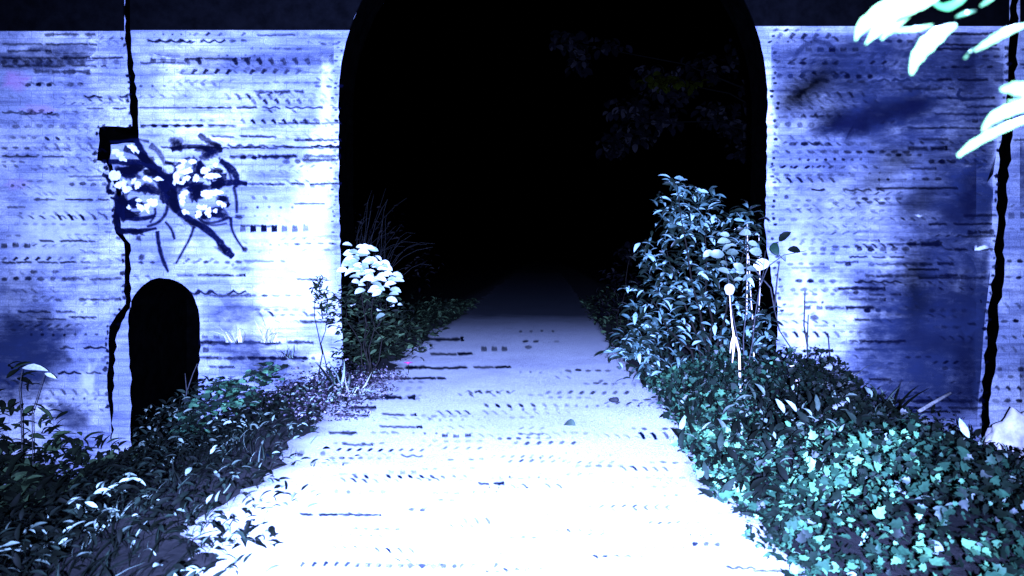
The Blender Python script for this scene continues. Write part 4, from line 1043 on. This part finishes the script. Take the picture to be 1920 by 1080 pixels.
# leafy plant before the doorway foot
Yd = 8.6
t = thing("leafy_plant", "low green leafy plant spreading beside the foot of the black doorway", "plant", P(470, 790, Yd))
shrub(t, [(430, 725, 40, 18, 90), (490, 705, 36, 16, 70), (400, 760, 60, 22, 120), (470, 745, 50, 20, 90), (360, 800, 60, 26, 120), (505, 690, 22, 8, 26)], Yd, IVY, (.06, .11), M['ivy'], (-.5, .5), .8)
stems(t, P(440, 800, Yd), [P(x, y, Yd) for x, y in ((430, 720), (500, 690), (370, 790))], .008, M['bark'])
t = thing("weed_clump", "dark green weeds standing across the foot of the black doorway", "weeds", P(315, 870, 9.2))
shrub(t, [(300, 800, 56, 44, 190), (350, 770, 40, 40, 130), (270, 840, 30, 26, 60), (385, 735, 30, 30, 80), (330, 840, 60, 30, 120)], 9.2, LANCE, (.06, .13), M['weed'], (-.4, .9), .5)
stems(t, P(320, 870, 9.2), [P(x, y, 9.2) for x, y in ((290, 770), (340, 740), (380, 720))], .006, M['bark'])
t = thing("thin_shoot", "thin pale forked shoot standing in front of the black doorway", "shoot", P(345, 770, 9.3))
Soup().add(root_to(P(345, 772, 9.3), .008)).add(tube([P(345, 772, 9.3), P(350, 735, 9.3), P(362, 700, 9.3), P(370, 682, 9.3)], [.008, .007, .005, .003], 5)).add(tube([P(350, 735, 9.3), P(347, 700, 9.3)], [.005, .003], 5)).build("stem", M['grey_twig'], t)

# --- pale stone by the right wing wall
def rock(name, c, r, sq, mat, label, cat):
    t = thing(name, label, cat, c)
    bm = bmesh.new(); bmesh.ops.create_icosphere(bm, subdivisions=4, radius=r)
    for v in bm.verts:
        k = 1 + .26 * mnoise.noise(v.co * (1.6 / r)) + .12 * mnoise.noise(v.co * (4 / r)) + .08 * mnoise.noise(v.co * (11 / r))
        v.co = Vector((v.co.x * k * sq[0], v.co.y * k * sq[1], v.co.z * k * sq[2]))
    me = bpy.data.meshes.new("rock_body"); bm.to_mesh(me); bm.free(); me.materials.append(mat)
    for q in me.polygons: q.use_smooth = True
    link(bpy.data.objects.new("rock_body", me), t)
    return t
rock("boulder", (P(1905, 815, 9.2)[0], 9.2, -.90), .27, (1.3, .9, 1.95), M['stone'], "large pale boulder at the foot of the right wing wall", "boulder")
rock("boulder", P(1890, 905, 7.9), .16, (1.5, .9, .6), M['stone'], "smaller flat pale stone lying below the large boulder", "boulder")
x, y, z = onground(1152, 755); rock("pebble", (x, y, .03), .035, (1.6, 1, .8), M['pebble'], "small dark pebble near the right edge of the track", "pebble")
# fallen leaf and flower on the track
x, y, z = onground(1065, 806)
t = thing("fallen_leaf", "single grey green fallen leaf lying on the bright track", "leaf", (x, y, .02))
leaves("leaf_blade", OVAL, np.array([(x - .03, y + .06, .04)]), np.array([-.9]), np.array([.15]), np.array([.5]), np.array([.15]), M['leaf_bright'], t, rnd=np.array([.0]))
x, y, z = onground(765, 700)
t = thing("pink_flower", "small magenta flower at the left edge of the track", "flower", (x, y, .0))
n = 9; a = np.linspace(0, 6.28, n, endpoint=False)
leaves("petals", OVAL, np.tile([(x, y, .12)], (n, 1)), a, np.full(n, .4), np.zeros(n), np.full(n, .07), M['flower'], t)
Soup().add(tube([(x, y, -.01), (x + .01, y, .06), (x, y, .12)], [.006, .005, .005], 5)).build("stem", M['bark'], t)
# streaked pale leaf at far left
t = thing("pale_blade_leaf", "long pale leaf catching light before the dark stain at the far left", "leaf", P(40, 760, 9.2))
leaves("leaf_blade", LANCE, np.array([P(42, 690, 9.2), P(84, 700, 9.2)]), np.array([.1, .1]), np.array([-.1, -.45]), np.array([.7, .9]), np.array([.3, .15]), M['leaf_bright'], t, rnd=np.array([.9, .9]))
Soup().add(root_to(P(40, 775, 9.2), .008)).add(root_to(P(60, 775, 9.2), .006)).add(tube([P(40, 775, 9.2), P(36, 730, 9.2), P(42, 690, 9.2)], [.008, .006, .004], 5)).add(tube([P(60, 775, 9.2), P(74, 730, 9.2), P(84, 700, 9.2)], [.006, .005, .004], 5)).build("stem", M['grey_twig'], t)

# --- beyond the arch: undergrowth, bare brambles, and a tree
for lab, xr, sgn in (("dark undergrowth lining the track beyond the arch on its left side", (-4.5, -1.9), -1), ("dark undergrowth lining the track beyond the arch on its right side", (1.05, 5.5), 1)):
    pts = scatter(xr, (10.8, 24), 3600, lambda x, y: (x < edge(LE, y) + .1 * nz(x, y, 2) if sgn < 0 else x > edge(RE, y) - .05 + .2 * nz(x, y, 2)))
    p = np.array([(x, y, ground_z(x, y) + random.random() * (.1 + (.9 if sgn > 0 else .7) * min(1, abs(x - (edge(RE, y) if sgn > 0 else edge(LE, y))) / 1.3) * (.6 + nz(x, y, .9, 71)))) for x, y in pts]); n = len(p)
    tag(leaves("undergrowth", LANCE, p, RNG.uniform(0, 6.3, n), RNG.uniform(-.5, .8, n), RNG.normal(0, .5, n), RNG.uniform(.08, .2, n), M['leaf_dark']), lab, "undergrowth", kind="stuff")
br = thing("bramble", "bare arching brambles just beyond the arch on the left", "bramble", P(690, 620, 13))
s = Soup()
for i in range(70):
    x0 = random.uniform(642, 715); y0 = random.uniform(560, 620)
    dx = random.gauss(28, 38); top = random.uniform(300, 500)
    Yq = 12.0 + random.uniform(0, 2.2); arch_ = random.uniform(.55, .95); pts = []
    for k in range(8):
        u = k / 7
        pts.append(P(x0 + dx * u ** 1.6 + 3 * math.sin(u * 7 + i), y0 + (top - y0) * (u - (1 - arch_) * u ** 3), Yq))
    s.add(tube(pts, [.0045 - .0004 * k for k in range(8)], 4))
s.build("canes", M['cane'], br)
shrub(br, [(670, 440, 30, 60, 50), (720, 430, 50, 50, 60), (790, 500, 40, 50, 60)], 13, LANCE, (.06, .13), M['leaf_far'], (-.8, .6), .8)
Yt = 21.0
tree = thing("tree", "dim leafy tree hanging over the track beyond the arch", "tree", (P(1480, 600, Yt)[0], Yt, -.5))
TB = [(1065, 75, 34, 18, 50), (1085, 110, 22, 34, 50), (1140, 85, 40, 14, 30), (1180, 200, 46, 30, 80), (1230, 150, 52, 30, 100), (1260, 170, 50, 24, 70), (1150, 270, 30, 30, 60), (1190, 250, 50, 30, 90), (1240, 220, 44, 26, 80), (1340, 210, 46, 26, 80), (1370, 240, 44, 24, 70), (1320, 130, 70, 30, 80), (1400, 90, 40, 40, 70), (1400, 280, 36, 20, 40), (1180, 470, 30, 20, 40), (1440, 160, 60, 60, 160), (1500, 100, 90, 70, 260), (1520, 220, 80, 70, 220)]
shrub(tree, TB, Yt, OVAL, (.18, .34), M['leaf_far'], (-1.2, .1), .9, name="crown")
M['streak_leaf'] = leaf_material("lens_streak_leaf", [(0.0, (0.0012, 0.0012, 0.0002)), (1.0, (0.004, 0.0048, 0.0004))], 0.8, 0.0)
shrub(tree, [(1240, 152, 40, 14, 50), (1275, 158, 60, 9, 40)], Yt - .7, OVAL, (.18, .3), M['streak_leaf'], (-1.0, .1), .7, name="lens_streak_foliage")  # leaves added and tinted yellow-green in place of a lens streak
tp = Vector(P(1500, 180, Yt)); tb = tree.location
s = Soup().add(tube([tb - Vector((0, 0, .2)), tb.lerp(tp, .35), tb.lerp(tp, .7), tp], [.2, .17, .13, .07], 9))
for x, y in ((1070, 80), (1180, 230), (1240, 150), (1350, 220), (1390, 90), (1560, 90)):
    e = Vector(P(x, y, Yt + random.uniform(-.6, .6))); b0 = tb.lerp(tp, random.uniform(.6, .95))
    m_ = b0.lerp(e, .5) + Vector((0, 0, .35))
    s.add(tube([b0, m_, e], [.035, .02, .008], 5))
s.build("trunk", M['dark_twig'], tree)
low = thing("shrub", "dim low shrub beside the track beyond the arch's right jamb", "shrub", (P(1150, 600, 14.5)[0], 14.5, -.05))
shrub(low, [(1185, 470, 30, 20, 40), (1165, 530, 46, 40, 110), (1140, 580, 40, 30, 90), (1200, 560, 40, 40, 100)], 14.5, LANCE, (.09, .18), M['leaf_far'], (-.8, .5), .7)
stems(low, (P(1160, 600, 14.5)[0], 14.5, -.1), [P(1185, 470, 14.5), P(1150, 540, 14.5), P(1210, 550, 14.5)], .015, M['bark'])

# ---------------------------------------------------------------- leaves hanging close by at the upper right
def big_leaf(spine, hw, d, parent, rnd=.5, tilt=.25, ripple=.12):
    """one broad leaf: spine in photo pixels at distance d, half widths in pixels; built with a fold, a curl and rippled edges"""
    sp_ = np.array(spine, float); h = np.array(hw, float)
    L = np.concatenate([[0], np.cumsum(np.linalg.norm(np.diff(sp_, axis=0), axis=1))]); L /= L[-1]
    m = 15; u = np.linspace(0, 1, m)
    xs_ = np.interp(u, L, sp_[:, 0]); ys_ = np.interp(u, L, sp_[:, 1]); hh = np.interp(u, L, h) * .76
    k = np.ones(3) / 3
    for _ in range(2):
        xs_[1:-1] = np.convolve(xs_, k, 'valid'); ys_[1:-1] = np.convolve(ys_, k, 'valid'); hh[1:-1] = np.convolve(hh, k, 'valid')
    V, F = [], []
    ph = random.uniform(0, 6)
    for i in range(m):
        a, b = max(0, i - 1), min(m - 1, i + 1)
        dx, dy = xs_[b] - xs_[a], ys_[b] - ys_[a]; l = math.hypot(dx, dy) or 1
        nx_, ny_ = -dy / l, dx / l
        rp_ = 1 + ripple * math.sin(i * 2.1 + ph)
        for s_ in (-1, -.5, 0, .5, 1):
            px, py = xs_[i] + nx_ * s_ * hh[i] * rp_, ys_[i] + ny_ * s_ * hh[i] * rp_
            dd = d + (abs(s_) * .25 + s_ * tilt) * hh[i] / FOC * d + .03 * math.sin(u[i] * 3)
            V.append(P(px, py, dd))
    for i in range(m - 1):
        for k_ in range(4): F.append((i * 5 + k_, i * 5 + k_ + 1, (i + 1) * 5 + k_ + 1, (i + 1) * 5 + k_))
    return mesh_np("leaf", V, F, M['near_leaf'], parent, smooth=True, attrs={"rnd": np.full(len(V), rnd)})

d1 = 1.32
nb = thing("hanging_branch", "overhanging branch of bright leaves crossing the dark band at the upper right", "branch", P(1900, -260, d1))
Soup().add(tube([P(2150, -330, d1 + .02), P(1960, -230, d1), P(1830, -120, d1), P(1745, -45, d1)], [.006, .005, .004, .0025], 6)).add(tube([P(1960, -230, d1), P(1975, -80, d1), P(1932, 42, d1)], [.003, .002, .0012], 6)).build("twig", M['bark'], nb)
for sp_, hw, rn_ in [
    ([(1604, 76), (1612, 50), (1640, 30), (1690, -10), (1735, -50)], [1, 14, 19, 13, 3], .8),
    ([(1623, 83), (1645, 55), (1680, 26), (1715, -8), (1745, -45)], [1, 14, 17, 13, 3], .9),
    ([(1652, 74), (1675, 52), (1705, 22), (1740, -15), (1760, -45)], [2, 10, 10, 8, 2], .7),
    ([(1664, 20), (1685, 0), (1710, -25), (1750, -60)], [2, 9, 11, 3], .6),
    ([(1690, 32), (1715, 18), (1745, 2), (1790, -30)], [2, 8, 9, 3], .9),
    ([(1748, 2), (1765, 16), (1785, 12), (1812, -8), (1840, -40)], [3, 9, 10, 7, 2], .0),
    ([(1672, 59), (1700, 56), (1725, 53), (1748, 47)], [2, 5, 5, 2], .7),
    ([(1709, 140), (1714, 115), (1735, 85), (1765, 60), (1793, 46)], [3, 13, 21, 17, 3], .9),
    ([(1808, 110), (1822, 96), (1832, 90)], [2, 4, 3], .4),
    ([(1828, 95), (1855, 78), (1885, 60), (1930, 44)], [3, 9, 10, 3], .9),
    ([(1792, 32), (1808, 25), (1830, 20)], [2, 5, 2], .2), ([(1838, 12), (1852, 2), (1875, -15)], [2, 6, 3], .3)]:
    big_leaf(sp_, hw, d1 + random.uniform(-.04, .04), nb, rn_)
d2 = 1.22
nb2 = thing("hanging_branch", "lower overhanging branch of bright leaves at the right edge before the black joint", "branch", P(2120, 120, d2))
Soup().add(tube([P(2260, 40, d2), P(2100, 130, d2), P(1990, 170, d2), P(1940, 190, d2)], [.006, .005, .004, .002], 6)).add(tube([P(2060, 145, d2), P(2010, 330, d2), P(1990, 460, d2)], [.004, .003, .002], 6)).build("twig", M['bark'], nb2)
for sp_, hw, rn_ in [
    ([(1796, 293), (1815, 276), (1850, 255), (1890, 236), (1950, 215)], [3, 9, 10, 9, 3], .9),
    ([(1843, 246), (1856, 224), (1885, 208), (1945, 195)], [3, 11, 15, 5], .9),
    ([(1876, 168), (1900, 165), (1940, 170), (1990, 175)], [4, 16, 22, 5], .8),
    ([(1890, 190), (1910, 192), (1950, 185)], [2, 8, 4], .7),
    ([(1935, 330), (1960, 300), (1990, 260), (2000, 220)], [3, 22, 24, 4], .6),
    ([(1940, 520), (1955, 480), (1975, 440), (1990, 400)], [3, 26, 30, 4], .6),
    ([(1950, 600), (1975, 560), (1995, 520), (1992, 465)], [3, 24, 26, 4], .5)]:
    big_leaf(sp_, hw, d2 + random.uniform(-.04, .04), nb2, rn_)
